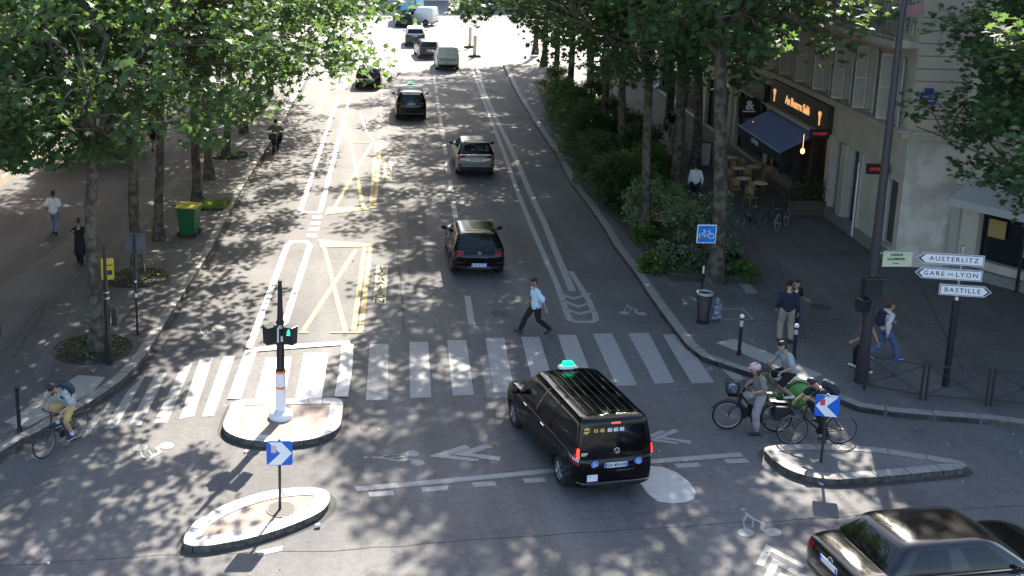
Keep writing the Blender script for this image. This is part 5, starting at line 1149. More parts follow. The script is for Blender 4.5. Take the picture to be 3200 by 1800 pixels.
# ------------------------------------------------------------ bicycles (local: +Y forward)
M['fblack'] = principled('frame_black', (.012, .012, .014), .3); M['fgreen'] = principled('frame_green', (.06, .24, .04), .35); M['fwhite'] = principled('frame_white', (.6, .6, .6), .35)
M['spoke'] = principled('spoke_steel', (.4, .4, .4), .3, .8); M['wallt'] = principled('tan_tyre', (.33, .30, .26), .7)
def bwheel(parent, y, r, tw, mt, ns=20, name='wheel', rimc=None, spin=0):
    g = MB(); g.X = Matrix.Translation((0, y, r)); g.tube([(0, (r - tw) * math.cos(a * .2244), (r - tw) * math.sin(a * .2244)) for a in range(28)], tw, 8, closed=True); w = g.build(name, mt, parent)
    g = MB(); g.X = Matrix.Translation((0, y, r)); g.tube([(0, (r - tw * 2.1) * math.cos(a * .2244), (r - tw * 2.1) * math.sin(a * .2244)) for a in range(28)], tw * .55, 6, closed=True); g.build('rim', rimc or M['spoke'], w)
    g = MB(); g.X = Matrix.Translation((0, y, r)); g.cyl((-.05, 0, 0), (.05, 0, 0), .022, n=8)
    for i in range(ns): a = 2 * math.pi * i / ns; g.tube([(.03 * (-1) ** i, .02 * math.cos(a + .8), .02 * math.sin(a + .8)), (0, (r - tw * 2) * math.cos(a), (r - tw * 2) * math.sin(a))], .0016, 3, caps=False)
    g.build('spokes', M['spoke'], w); return w
def bicycle(name, label, loc, rz, kind='road', scale=1.0, ped=35, frame=None, tyre=None, group=None, steer=0):
    root = empty(name, loc, rz); root.scale = (scale,) * 3; tag(root, label, 'bicycle', group); fm = frame or M['fblack']; r = .345; ty = .026 if kind in ('ebike', 'hire') else .016
    ya, yf = -.44, .62; bb = V((0, 0, .29)); seat = V((0, -.17, .84)); hb = V((0, .40, .62 if kind != 'hire' else .6)); ht = V((0, .36, .86)); t = .032 if kind == 'ebike' else (.026 if kind == 'hire' else .017)
    g = MB()
    if kind in ('ebike', 'hire'):
        g.tube([hb + V((0, 0, .05)), V((0, .2, .40)), bb + V((0, .02, .03))], [t, t * 1.5, t * 1.6], 8); g.tube([ht, V((0, .16, .60)), V((0, -.08, .50))], t * .7, 8)
        if kind == 'ebike': g.box((0, .19, .46), (.09, .12, .36), rot=Matrix.Rotation(R(38), 3, 'X')); g.box((0, .0, .29), (.11, .2, .15))
    else: g.tube([hb + V((0, 0, .02)), bb], t * 1.15, 8); g.tube([ht, seat - V((0, -.02, .08))], t, 8)
    g.tube([bb, seat - V((0, 0, .05))], t * .9, 8); g.tube([hb - V((0, -.01, .03)), ht + V((0, -.01, .02))], t * 1.15, 8)
    for s in (-1, 1):
        g.tube([bb + V((s * .03, 0, 0)), V((s * .055, ya, r))], .010, 6); g.tube([seat + V((s * .01, 0, -.12)), V((s * .055, ya, r))], .008, 6); g.tube([hb + V((s * .045, .02, -.02)), V((s * .052, yf - .05, r + .12)), V((s * .05, yf, r))], .012, 6)
    g.build('frame', fm, root); bwheel(root, ya, r, ty, tyre or M['rubber']); bwheel(root, yf, r, ty, tyre or M['rubber'])
    g = MB(); g.tube([seat - V((0, 0, .05)), seat + V((0, -.02, .06))], .014, 6); sp_ = g.build('seat_post', M['steel'], root)
    g = MB(); ecap(g, seat + V((0, -.12, .08)), seat + V((0, .12, .085)), (.075, .025), (.022, .018), V((1, 0, 0))); g.build('saddle', M['trim'], root)
    g = MB()
    if kind == 'road':
        g.tube([ht + V((0, 0, .04)), V((0, .46, .93))], .015, 6)
        for s in (-1, 1): g.tube([(0, .46, .93), (s * .19, .46, .93), (s * .2, .55, .93), (s * .2, .58, .86), (s * .21, .53, .80), (s * .21, .45, .79)], .014, 6)
    else:
        top = V((0, .30, 1.06)) if kind != 'flat' else V((0, .40, .98)); g.tube([ht, top], .016, 6)
        for s in (-1, 1): g.tube([top, top + V((s * .12, .03, .01)), top + V((s * .30, -.08, 0))], .013, 6)
    hbo = g.build('handlebar', M['black'], root)
    g = MB(); g.cyl((.04, 0, .29), (.055, 0, .29), .085, n=18); a = R(ped)
    for s in (-1, 1): d = V((0, math.cos(a) * s, math.sin(a) * s)) * .165; g.tube([bb + V((s * .06, 0, 0)), bb + V((s * .08, 0, 0)) + d], .010, 5); g.box(bb + V((s * .13, 0, 0)) + d, (.09, .08, .02))
    g.tube([(.05, 0, .375), (.05, ya, r + .04)], .005, 4); g.tube([(.05, 0, .205), (.05, ya, r - .04)], .005, 4); g.build('crankset', M['trim'], root)
    if kind in ('ebike', 'hire'):
        for y in (ya, yf): g = MB(); g.tube([(0, y + (r + .03) * math.cos(q), r + (r + .03) * math.sin(q)) for q in [R(25 + 15 * k) for k in range(11 if y < 0 else 8)]], .018, 6); g.build('mudguard', M['black'] if kind == 'ebike' else fm, root)
        g = MB(); bc = V((0, .56, 1.0)); mm = Matrix.Translation(bc); g.X = mm
        for z in (-.14, -.05, .04, .13): k = 1 + .25 * (z + .14) / .27; pts = [(-.15 * k, -.11 * k, z), (.15 * k, -.11 * k, z), (.15 * k, .11 * k, z), (-.15 * k, .11 * k, z)]; g.tube(pts, .008, 5, closed=True)
        for q in range(8):
            for (ax_, ay_, bx_, by_) in ((-.15, -.11, .15, -.11), (.15, -.11, .15, .11), (.15, .11, -.15, .11), (-.15, .11, -.15, -.11)):
                f = q / 8; x, y = ax_ + (bx_ - ax_) * f, ay_ + (by_ - ay_) * f; g.tube([(x, y, -.14), (x * 1.25, y * 1.25, .13)], .004, 4, caps=False)
        g.box((0, 0, -.14), (.3, .22, .008)); g.build('basket', M['black'], root)
    return root
def riderpose(kind, ped, lean, **k):
    a = R(ped); bb = V((0, 0, .29)); f = []
    for s in (-1, 1): d = V((0, math.cos(a) * s, math.sin(a) * s)) * .165; f.append(bb + V((s * .12, -.05, .12)) + d)
    h = {'road': [V((-.2, .53, .97)), V((.2, .53, .97))], 'flat': [V((-.29, .30, 1.02)), V((.29, .30, 1.02))], 'ebike': [V((-.29, .16, 1.09)), V((.29, .16, 1.09))], 'hire': [V((-.29, .16, 1.09)), V((.29, .16, 1.09))]}[kind]
    d = dict(pel=(0, -.19, 1.0), lean=lean, feet=tuple(f), hands=tuple(h), knee=((-.15, 1, .5), (.15, 1, .5)), elbow=((-.8, -.2, -.6), (.8, -.2, -.6)), grip=((0, .3, -.6), (0, .3, -.6)), head=(0, .1, .16)); d.update(k); return d
def at2(a, b):
    A_, B_ = G(*a), G(*b); d = (A_ - B_).normalized(); return B_ + d * .44, face_rz(d.x, d.y)   # a = front contact, b = rear contact
l, z = at2((128, 1437), (243, 1372)); bicycle('bicycle', 'slim dark bicycle ridden past the lower left bollard', l, z, 'flat', 1.05, 60)
person('cyclist in a floral shirt and yellow shorts leaning over his bicycle at the lower left', l, z, riderpose('flat', 60, 42, face=(-.1, .8, -.75), head=(0, .16, .12)), dict(top=CFL, legs=CYL, leg=.82, shoes=CDJ, sole=SWH, socks=SWH, hair='short', beard=1, skin=SKIN, pack=cloth('slate_blue', (.035, .06, .10), (.02, .03, .05)), packlabel='slate blue rucksack on the cyclist in yellow shorts', loose=.03, baggy=.008, sleeve=.85), 1.05)
l, z = at2((2263, 1341), (2418, 1349)); eb = bicycle('electric_bicycle', 'black electric bicycle with a front basket stopped at the zebra', l, z, 'ebike', 1.06, 20)
g = MB(); 
for s in (-1, 1): g.box((s * .13, -.5, .52), (.14, .3, .34))
g.build('pannier', M['trim'], eb, bevel=.03); g = MB(); g.box((0, -.48, .74), (.14, .4, .02)); g.build('luggage_rack', M['black'], eb)
bag = MB(); bag.sphere((0, 0, .12), .13, 12, 8, (1, .85, 1)); bo_ = bag.build('bag', principled('bag_marbled', (.03, .05, .09), .6, noise=(14, .1, (.35, .4, .45))), None, (Matrix.Translation(l) @ Matrix.Rotation(z, 4, 'Z') @ V((0, .59, .93)))); tag(bo_, 'dark blue patterned bag lying in the basket of the electric bicycle', 'bag')
person('woman in a pinkish helmet and patterned trousers standing over the electric bicycle', l, z, riderpose('ebike', 20, 8, pel=(0, -.06, .93), feet=((-.26, .02, .09), (.12, .10, .44)), toes=((-.1, 1, 0), (0, 1, -.1)), face=(0, 1, -.2)), dict(top=CTP, legs=CPT, leg=1.72, shoes=SBK, hair='long', haircol=M['hairb'], helmet=principled('helmet_pink', (.55, .38, .38), .4), glasses=1, female=1, loose=.03, baggy=.025, sleeve=.8), 1.0)
l, z = at2((2340, 1282), (2487, 1277)); hbk = bicycle('hire_bicycle', 'green hire bicycle behind the electric bicycle', l, z, 'hire', 1.05, 0, M['fgreen'])
g = MB(); g.X = Matrix.Translation((0, -.44, .345))
for s in (-1, 1): g.lathe([(.0, s * .035), (.31, s * .035), (.325, s * .01)], n=28, axis=(1, 0, 0))
g.build('wheel_cover', principled('cover_green', (.06, .24, .03), .35), hbk)
person('young man in a grey T-shirt and black shorts sitting on the green hire bicycle', l, z, riderpose('hire', 0, 18, face=(.1, 1, -.25)), dict(top=CGR, legs=CBK, leg=.85, shoes=SWH, hair='short', loose=.035, sleeve=.75), 1.03)
l, z = at2((2458, 1390), (2618, 1387)); bicycle('racing_bicycle', 'black racing bicycle with drop bars behind the right hand arrow sign', l, z, 'road', 1.09, 80)
person('cyclist in a dark top crouched over the racing bicycle, hand raised to his chin', l, z, riderpose('road', 80, 45, hands=((-.14, .40, 1.18), (.2, .53, .97)), face=(-.2, 1, -.6), head=(0, .16, .12)), dict(top=cloth('dark_slate', (.02, .028, .036)), legs=CBK, leg=1.9, shoes=SBK, hair='curly', beard=1, skin=SKIN2, pack=cloth('dark_blue', (.03, .04, .065), (.015, .018, .025)), packlabel='dark blue rucksack on the crouched cyclist behind the arrow sign', loose=.03, sleeve=.8), 1.05)
# parked bicycles by the terrace
for i, (px, py, dr, lb, fr, ty_) in enumerate([(2345, 712, (-.9, -.35), 'leftmost black bicycle parked by the terrace plants', M['fblack'], None), (2395, 700, (-1, .2), 'second black bicycle parked close against the leftmost one', M['fblack'], None), (2440, 716, (.6, .75), 'pale tyred bicycle parked end-on in front of the planter box', M['fblack'], M['wallt'])]):
    bicycle('parked_bicycle', lb, G(px, py, KH), face_rz(*dr), 'road' if i == 2 else 'flat', 1.0, 20, fr, ty_, 'bicycles parked by the terrace')
# ------------------------------------------------------------ street furniture
M['postbrown'] = principled('post_brown', (.03, .025, .022), .5)
M['lens_green'] = principled('lit_green_figure', (.02, .8, .4), .4, emit=(.02, .9, .45), estr=1.2)
M['rattan'] = principled('rattan', (.34, .22, .10), .8, noise=(40, .2, (.24, .15, .07))); M['wood'] = principled('bench_wood', (.45, .27, .10), .6, noise=(12, .2, (.35, .2, .07)))
M['bingreen'] = principled('bin_green', (.012, .10, .035), .45); M['binyellow'] = principled('bin_yellow', (.52, .44, .03), .45); M['post_yellow'] = principled('letterbox_yellow', (.75, .56, .03), .4)
def arrow_sign(name, base, z, size, rz, flip, label, post, sticker, zb=.15):
    root = empty(name, base, rz); tag(root, label, 'road sign'); h = size / 2
    g = MB(); g.cyl((0, .03, 0), (0, .03, z - zb + h + .02), .03, n=10); g.build('post', post, root)
    g = MB(); g.X = Matrix.Translation((0, 0, z - zb)); r = .05; pts = []
    for cx, cz, a0 in ((h - r, h - r, 0), (-h + r, h - r, 90), (-h + r, -h + r, 180), (h - r, -h + r, 270)): pts += [(cx + r * math.cos(R(a0 + k * 30)), cz + r * math.sin(R(a0 + k * 30))) for k in range(4)]
    n = len(pts); g.add([(x, -.012, y) for x, y in pts] + [(x, .012, y) for x, y in pts], [tuple(range(n)), tuple(range(2 * n - 1, n - 1, -1))] + [(i, n + i, n + (i + 1) % n, (i + 1) % n) for i in range(n)]); pl = g.build('sign_plate', M['blueS'], root)
    f = -1 if flip else 1; g = MB(); g.X = Matrix.Translation((0, -.016, z - zb)); q = [(-h * .85, h * .92), (h * .15, h * .92), (h * .96, 0), (h * .1, -h * .95), (-h * .92, -h * .95), (h * .05, 0)]; q = [(f * x, y) for x, y in q]
    if flip: q.reverse()
    q = q[::-1] if False else q
    g.add([(x, 0, y) for x, y in q], [(0, 5, 2, 1), (5, 4, 3, 2)] if not flip else [(0, 1, 3, 5) if False else (5, 4, 3, 0), (0, 3, 2, 1)][:2]); ar = g.build('white_arrow', M['whiteP'], pl)
    g = MB(); g.box((-f * h * .45 if not flip else -h * .4, -.02, z - zb + h * .35), (h * .4, .003, h * .6)); g.build('sticker', sticker, pl)
    return root
arrow_sign('arrow_sign', G(875, 1596, .13), 1.42, .53, R(2), False, 'blue sign with a white arrow pointing right on the near left island', M['black'], principled('faded_sticker', (.6, .45, .48), .6), .13)
arrow_sign('arrow_sign', G(2566, 1447, .13), 1.50, .50, R(-14), True, 'blue sign with a white arrow pointing left on the right hand island', M['postbrown'], principled('red_sticker', (.6, .06, .1), .6), .13)
# blue cycle sign
b = G(2193, 925, KH); cs = empty('cycle_sign', b, R(-2)); tag(cs, 'blue square cycle sign on a thin post at the front of the planted bed', 'road sign')
g = MB(); g.cyl((0, 0.03, 0), (0, .03, 2.35), .028, n=10); po = g.build('post', M['black'], cs); g = MB(); g.cyl((0, .03, .75), (0, .03, 1.0), .031, n=10); g.build('post_sticker', M['offwhite'], po)
g = MB(); g.box((0, 0, 2.05), (.60, .02, .60)); pl = g.build('sign_plate', M['whiteP'], cs, bevel=.008); g = MB(); g.box((0, -.012, 2.05), (.54, .006, .54)); pb = g.build('blue_face', principled('cycle_blue', (.0, .19, .62), .35), pl)
g = MB(); g.X = Matrix.Translation((0, -.02, 2.04))
for s in (-1, 1): g.tube([(s * .14 + .09 * math.cos(a * .45), 0, -.05 + .09 * math.sin(a * .45)) for a in range(14)], .011, 5, closed=True)
g.tube([(-.14, 0, -.05), (-.08, 0, .09), (.08, 0, .09), (.02, 0, -.06), (-.08, 0, .09)], .009, 5); g.tube([(.14, 0, -.05), (.08, 0, .09), (.07, 0, .14), (.12, 0, .15)], .009, 5); g.tube([(-.08, 0, .09), (-.09, 0, .13)], .009, 5); g.tube([(-.14, 0, -.05), (.02, 0, -.06)], .009, 5); g.tube([(-.12, 0, .135), (-.05, 0, .135)], .014, 5); g.build('bicycle_symbol', M['whiteP'], pb)
g = MB(); g.box((-.12, -.026, 1.92), (.12, .004, .1)); g.build('brown_sticker', principled('brown_sticker', (.12, .09, .08), .7), pb)
# signal post on the refuge
b = G(878, 1303, .14); tl = empty('traffic_light', b, 0); tag(tl, 'black signal post with a white and orange sleeve on the central refuge', 'traffic light')
g = MB(); g.lathe([(.29, 0), (.29, .10), (.26, .14), (.16, .17), (.13, .2)], n=24); g.add([(.14 * math.cos(i * .2618), .14 * math.sin(i * .2618), .2) for i in range(24)], [tuple(range(24))]); g.build('base_collar', M['offwhite'], tl)
g = MB(); g.cyl((0, 0, .18), (0, 0, 1.22), .125, n=20); sl = g.build('sleeve', principled('sleeve_white', (.74, .74, .80), .5), tl)
for z in (.76, 1.16): g = MB(); g.cyl((0, 0, z), (0, 0, z + .06), .128, n=20); g.build('orange_band', M['orange'], sl)
g = MB(); g.cyl((0, 0, 1.2), (0, 0, 2.5), .10, .085, 16); g.cyl((0, 0, 2.5), (0, 0, 3.45), .075, .045, 14); g.cyl((0, 0, 3.45), (0, 0, 3.48), .055, n=12); g.cyl((0, 0, 1.9), (0, 0, 1.94), .115, n=16); g.cyl((0, 0, 2.42), (0, 0, 2.46), .11, n=16); g.build('pole', M['black'], tl)
for s, rot in ((-1, 25), (1, -28)):
    hd = MB(); hd.X = Matrix.Rotation(R(rot), 4, 'Z'); cx = s * .27
    hd.box((cx, 0, 2.17), (.26, .22, .44), taper=1.12); hd.box((s * .12, 0, 2.0), (.14, .04, .03)); hd.box((s * .12, 0, 2.36), (.14, .04, .03)); hd.box((cx, -.13, 2.40), (.3, .12, .02)); h_ = hd.build('signal_head', M['black'], tl, bevel=.008)
    if s > 0:
        g = MB(); g.X = Matrix.Rotation(R(rot), 4, 'Z') @ Matrix.Translation((cx + .03, -.13, 2.27)); g.sphere((0, 0, .055), .018, 8, 6); g.tube([(0, 0, .03), (0, 0, -.02), (-.04, 0, -.075)], .014, 5); g.tube([(0, 0, -.02), (.035, 0, -.07)], .012, 5); g.tube([(-.04, 0, -.01), (0, 0, .03), (.04, 0, .0)], .01, 5); g.build('green_figure', M['lens_green'], h_)
    else: g = MB(); g.X = Matrix.Rotation(R(rot), 4, 'Z'); g.box((cx + .16, -.02, 2.17), (.04, .2, .38)); g.build('side_panel', M['offwhite'], h_)
g = MB(); g.X = Matrix.Translation((0, -.1, 2.05)); g.box((.04, 0, 0), (.05, .01, .14)); g.box((.0, 0, .3), (.1, .01, .08)); g.build('pole_sticker', M['offwhite'], tl)
# left signal post
b = G(341, 1136, KH); l2 = empty('signal_post', b); tag(l2, 'tall dark signal post beside the first mottled trunk on the left pavement', 'signal post')
g = MB(); g.cyl((0, 0, 0), (0, 0, .55), .105, n=16); g.cyl((0, 0, .55), (0, 0, 2.1), .085, .075, 16); g.cyl((0, 0, 2.1), (0, 0, 3.35), .06, .04, 14); g.build('pole', M['black'], l2)
g = MB(); g.cyl((0, 0, 2.02), (0, 0, 2.06), .085, n=14); g.cyl((0, 0, 1.86), (0, 0, 1.9), .088, n=14); g.build('steel_band', M['steel'], l2)
g = MB(); g.box((.20, .02, 1.35), (.16, .2, .5), taper=.9); g.box((.1, .02, 1.5), (.1, .04, .03)); g.build('signal_head', M['black'], l2, bevel=.03)
b = G(430, 1047, KH); l3 = empty('road_sign', b, R(-6)); tag(l3, 'grey back of a square sign on a thin post by the second trunk', 'road sign')
g = MB(); g.cyl((0, 0, 0), (0, 0, 3.05), .034, n=10); po = g.build('post', M['black'], l3)
for z0, z1 in ((1.15, 1.27), (1.6, 1.66)): g = MB(); g.cyl((0, 0, z0), (0, 0, z1), .037, n=10); g.build('post_sticker', M['offwhite'], po)
g = MB(); g.box((0, .05, 2.75), (.6, .02, .6)); g.build('sign_plate', principled('plate_back', (.09, .09, .095), .6), l3, bevel=.006); g = MB(); g.box((0, .03, 2.95), (.46, .03, .035)); g.box((0, .03, 2.53), (.56, .03, .035)); g.build('bracket', principled('dark_bracket', (.08, .08, .085), .5), l3)
# letterbox, wheelie bin
b = G(338, 888, KH); t = empty('letterbox', b, R(12)); tag(t, 'small yellow letterbox standing behind the first mottled trunk', 'letterbox')
g = MB(); g.box((0, 0, .52), (.42, .34, .66)); bo_ = g.build('box', M['post_yellow'], t, bevel=.05); g = MB(); g.box((0, -.175, .7), (.3, .012, .03)); g.build('slot', M['dark'], bo_); g = MB(); g.box((0, -.176, .45), (.28, .01, .16)); g.box((.215, 0, .5), (.01, .2, .3)); g.build('dark_label', principled('label_navy', (.03, .04, .1), .5), bo_); g = MB(); g.box((0, 0, .1), (.2, .2, .2)); g.build('foot', M['trim'], t)
b = G(592, 735, KH); t = empty('wheelie_bin', b, R(-14)); tag(t, 'green wheelie bin with a yellow lid between two trunks on the left pavement', 'bin')
g = MB(); w0, w1, d0, d1, hh = .29, .36, .28, .38, 1.12
g.add([(-w0, -d0, .06), (w0, -d0, .06), (w0, d0, .06), (-w0, d0, .06), (-w1, -d1, hh), (w1, -d1, hh), (w1, d1, hh), (-w1, d1, hh)], [(3, 2, 1, 0), (4, 5, 6, 7), (0, 1, 5, 4), (1, 2, 6, 5), (2, 3, 7, 6), (3, 0, 4, 7)]); bb_ = g.build('bin_body', M['bingreen'], t, bevel=.03)
g = MB(); g.box((0, 0, hh - .02), (w1 * 2 + .08, d1 * 2 + .08, .07)); g.build('rim', M['bingreen'], bb_, bevel=.015)
g = MB(); n = 8; pr = [(-d1 - .03, hh + .02), (-d1 * .7, hh + .09), (0, hh + .13), (d1 * .6, hh + .12), (d1 + .03, hh + .04)]
for i in range(4):
    (y0, z0), (y1, z1) = pr[i], pr[i + 1]; ww = w1 + .03; g.add([(-ww, y0, z0), (ww, y0, z0), (ww, y1, z1), (-ww, y1, z1), (-ww, y0, hh), (ww, y0, hh), (ww, y1, hh), (-ww, y1, hh)], [(0, 1, 2, 3), (1, 5, 6, 2), (0, 3, 7, 4)])
g.build('lid', M['binyellow'], t); g = MB(); g.box((0, -d1 - .05, hh + .05), (w1 * 1.7, .05, .04)); g.build('handle', M['binyellow'], t)
for s in (-1, 1): g = MB(); g.cyl((s * .3, d0 - .02, .1), (s * .36, d0 - .02, .1), .1, n=18); g.build('wheel', M['rubber'], t)
for s in (-1, 1): g = MB(); g.cyl((s * .3, -d0 + .02, .09), (s * .36, -d0 + .02, .09), .09, n=18); g.build('wheel', M['rubber'], t)
# bollards
def bollard(px, py, label, white, h=1.08):
    t = empty('bollard', G(px, py, KH)); tag(t, label, 'bollard', 'kerb bollards')
    g = MB(); g.cyl((0, 0, 0), (0, 0, .12), .07, .06, 14); g.cyl((0, 0, .12), (0, 0, h - .1), .047, n=14); g.cyl((0, 0, h - .1), (0, 0, h - .06), .055, n=14); g.build('post', M['black'], t)
    g = MB(); g.sphere((0, 0, h), .065, 14, 10); g.build('ball', M['whiteP'] if white else M['black'], t)
    if white: g = MB(); g.cyl((0, 0, h * .74), (0, 0, h * .9), .049, n=14); g.build('reflective_band', principled('pink_band', (.55, .42, .42), .5), t)
bollard(61, 1349, 'plain black bollard at the lower left kerb next to the cyclist', False, 1.12); bollard(2309, 1108, 'black bollard with a white ball on the tactile slabs left of the cyclists', True, 1.12); bollard(2480, 1120, 'white balled bollard directly behind the rider of the green bicycle', True, .95)
# round tree grates
for i, (x, y, k, lb) in enumerate([(-6.35, 30.3, 1.0, 'round iron grate around the nearest left trunk'), (-6.1, 36.6, .95, 'round iron grate at the second left trunk'), (-4.58, 55.8, .95, 'round iron grate at the far left trunk by the scooter')]):
    t = empty('tree_grate', (x, y, KH)); tag(t, lb, 'tree grate', 'round tree grates'); g = MB(); ks = [(r_ * math.cos(a * .19635), r_ * math.sin(a * .19635)) for r_ in (1,) for a in range(32)]
    for r_ in (.45, .58, .71, .84, .97, 1.1): g.tube([(x_ * r_ * k, y_ * r_ * k, .012) for x_, y_ in ks], .018, 4, closed=True)
    for a in range(12): c_, s_ = math.cos(a * .5236), math.sin(a * .5236); g.tube([(c_ * .4, s_ * .4, .012), (c_ * 1.1 * k, s_ * 1.1 * k, .012)], .014, 4)
    g.build('grate', M['iron'], t); g = MB(); g.flat([(x_ * 1.1 * k, y_ * 1.1 * k) for x_, y_ in ks], .003); g.build('soil', M['soil'], t)
    rng = np.random.default_rng(50 + i); n = 260; a = rng.uniform(0, 6.28, n); r_ = .3 + .7 * rng.random(n) ** 1.5; C = np.stack([r_ * np.cos(a), r_ * np.sin(a), rng.uniform(.02, .16, n)], 1); me = leaves_mesh('weeds', C, .09, oval_leaf(), M['leafb'], rng, -1); o = bpy.data.objects.new('weeds', me); COL.objects.link(o); o.parent = t; o['kind'] = 'stuff'
# soil in the planted bed, low timber edging
bed = GP([(2078, 912), (2329, 913), (2246, 795)], KH); bk = [V((11.65, 36.3, 0)), V((14.45, 36.0, 0)), V((14.9, 45, 0)), V((15.6, 60, 0)), V((16.6, 80, 0)), V((15.0, 80, 0)), V((13.3, 66, 0)), V((12.35, 55, 0)), V((11.7, 47, 0)), V((11.5, 41, 0))]
g = MB(); g.prism([(p.x, p.y) for p in bk], KH, KH + .08); so = g.build('bed_soil', M['soil']); tag(so, kind='structure')
g = MB(); te = empty('bed_edging', bk[0] + V((0, 0, KH))); tag(te, 'low dark timber edging along the front of the planted bed', 'edging')
for a, b_ in ((bk[0], bk[1]), (bk[1], bk[2])):
    d = (b_ - a); g = MB(); g.box((a + b_) / 2 - bk[0] + V((0, 0, .13)), (d.length + .05, .06, .26), rot=math.atan2(d.y, d.x)); g.build('plank', principled('old_timber', (.045, .035, .028), .85), te)
rng = np.random.default_rng(77); n = 2600; u = rng.random(n); v = rng.random(n); P_ = np.stack([11.75 + 2.7 * u, 36.4 + 9 * v, np.full(n, KH + .1) + rng.uniform(0, .1, n)], 1)
me = leaves_mesh('ground_cover', P_, .12, oval_leaf(), M['leafb'], rng, -.4); o = bpy.data.objects.new('ground_cover', me); COL.objects.link(o); o['kind'] = 'stuff'
# grass and setts by the left trees
g = MB(); g.flat(GP([(455, 640), (545, 555), (745, 560), (712, 632), (600, 637)], KH), KH + .005); struct(g.build('stone_setts', M['setts']))
sq = MB()
for i in range(16):
    for j in range(13):
        p = V((-6.5 + j * .21 + (i % 2) * .1, 46.6 + i * .26, 0)); sq.box((p.x + i * .02, p.y, KH + .012), (.17, .22, .03))
struct(sq.build('setts', principled('sett_stone', (.2, .19, .17), .85, noise=(6, .2, (.12, .115, .10))), bevel=.01))
rng = np.random.default_rng(5); n = 2200; pts = GP([(610, 658), (700, 655), (722, 628), (640, 628)], KH); u = rng.random((n, 1)); v = rng.random((n, 1)); A_ = np.array(pts[0]); B_ = np.array(pts[1]); C_ = np.array(pts[2]); D_ = np.array(pts[3]); P_ = (A_ * (1 - u) + B_ * u) * (1 - v) + (D_ * (1 - u) + C_ * u) * v; P_[:, 2] = KH + .04
me = leaves_mesh('grass', P_, .10, oval_leaf(), leaf_mat('grass_mat', (.12, .18, .04), (.25, .28, .08), (.3, .4, .08)), rng, -2); o = bpy.data.objects.new('grass', me); COL.objects.link(o); o['kind'] = 'stuff'
# waste bin and bag
b = G(2196, 1007, KH); t = empty('waste_bin', b); tag(t, 'round slatted street bin under the blue cycle sign', 'bin')
for k in range(22): a = k * .2856; g = MB() if k == 0 else g; g.tube([(.15 * math.cos(a), .15 * math.sin(a), .04), (.19 * math.cos(a), .19 * math.sin(a), .5), (.22 * math.cos(a), .22 * math.sin(a), .92)], .012, 4)
g.build('slatted_basket', principled('bin_brown', (.05, .042, .036), .6), t); g = MB(); g.lathe([(.235, .88), (.24, .95), (.20, .96), (.2, .9)], n=22); g.build('rim', M['grey'], t); g = MB(); g.cyl((0, 0, 0), (0, 0, .05), .2, n=18); g.build('base', M['iron'], t)
g = MB(); g.lathe([(.11, .08), (.14, .4), (.15, .7)], n=16); g.sphere((0, 0, .3), .13, 12, 8, (1, 1, 1.6)); g.build('liner', principled('bin_liner', (.18, .17, .17), .4), t)
g = MB(); ecap(g, (0, 0, .16), (.01, 0, .46), (.17, .15), (.13, .12), (1, 0, 0)); ecap(g, (.0, 0, .58), (.02, .01, .66), (.11, .1), (.08, .08), (1, 0, 0)); rb = remesh(g, 'rubbish_bag', principled('clear_bag', (.35, .36, .38), .3, noise=(9, .12, (.08, .12, .16))), None, .02, 2, .03); rb.location = G(2236, 1003, KH); tag(rb, 'crumpled see-through rubbish bag leaning on the slatted bin', 'bag')
# destination signs
b = G(2954, 1206, KH); t = empty('signpost', b, R(-13)); tag(t, 'tall post carrying three white destination signs above the barriers', 'signpost')
g = MB(); g.cyl((0, 0, 0), (0, 0, 2.35), .085, .08, 16); g.build('post', M['black'], t); g = MB(); g.cyl((0, 0, 2.35), (0, 0, 3.75), .035, n=12); g.cyl((0, 0, 2.33), (0, 0, 2.42), .06, .05, 12); g.cyl((0, 0, 3.6), (0, 0, 3.78), .055, n=12); g.build('upper_post', M['steel'], t)
def dest(z, x0, x1, left, words):
    hh = .145; g = MB()
    def outline(e): 
        tip = .16
        if left: return [(x0 + e * 1.4, 0), (x0 + tip + e * .4, hh - e), (x1 - e, hh - e), (x1 - e, -hh + e), (x0 + tip + e * .4, -hh + e)]
        return [(x0 + e, hh - e), (x1 - tip - e * .4, hh - e), (x1 - e * 1.4, 0), (x1 - tip - e * .4, -hh + e), (x0 + e, -hh + e)]
    def plate(e, y, th, mt, nm, par):
        q = outline(e); n = len(q); g = MB(); g.X = Matrix.Translation((0, y, z)); ar = sum(q[i][0] * q[(i + 1) % n][1] - q[(i + 1) % n][0] * q[i][1] for i in range(n)); q = q if ar > 0 else q[::-1]
        g.add([(x, -th, v_) for x, v_ in q] + [(x, th, v_) for x, v_ in q], [tuple(range(n)), tuple(range(2 * n - 1, n - 1, -1))] + [(i, n + i, n + (i + 1) % n, (i + 1) % n) for i in range(n)]); return g.build(nm, mt, par)
    a = plate(0, -.06, .02, principled('sign_edge', (.5, .5, .52), .5), 'destination_sign', t); b1 = plate(.022, -.0825, .003, M['ink'], 'dark_outline', a); c = plate(.034, -.087, .003, principled('sign_white', (.78, .78, .78), .4), 'white_face', b1)
    for s_, sz, xx in words: text_obj(s_, sz, M['ink'], c, facing((xx, -.092, z), (0, -1, 0)), 'lettering', .001, sx=1.0, spacing=1.3, bold=.001)
    g = MB(); g.X = Matrix.Translation((0, -.092, z)); xt = x0 + .05 if left else x1 - .05; s_ = 1 if left else -1
    g.add([(xt, 0, 0), (xt + s_ * .12, 0, .1), (xt + s_ * .155, 0, .1), (xt + s_ * .045, 0, 0), (xt + s_ * .155, 0, -.1), (xt + s_ * .12, 0, -.1)], [(0, 1, 2, 3), (0, 3, 4, 5)]); g.build('arrow_tip', M['ink'], c)
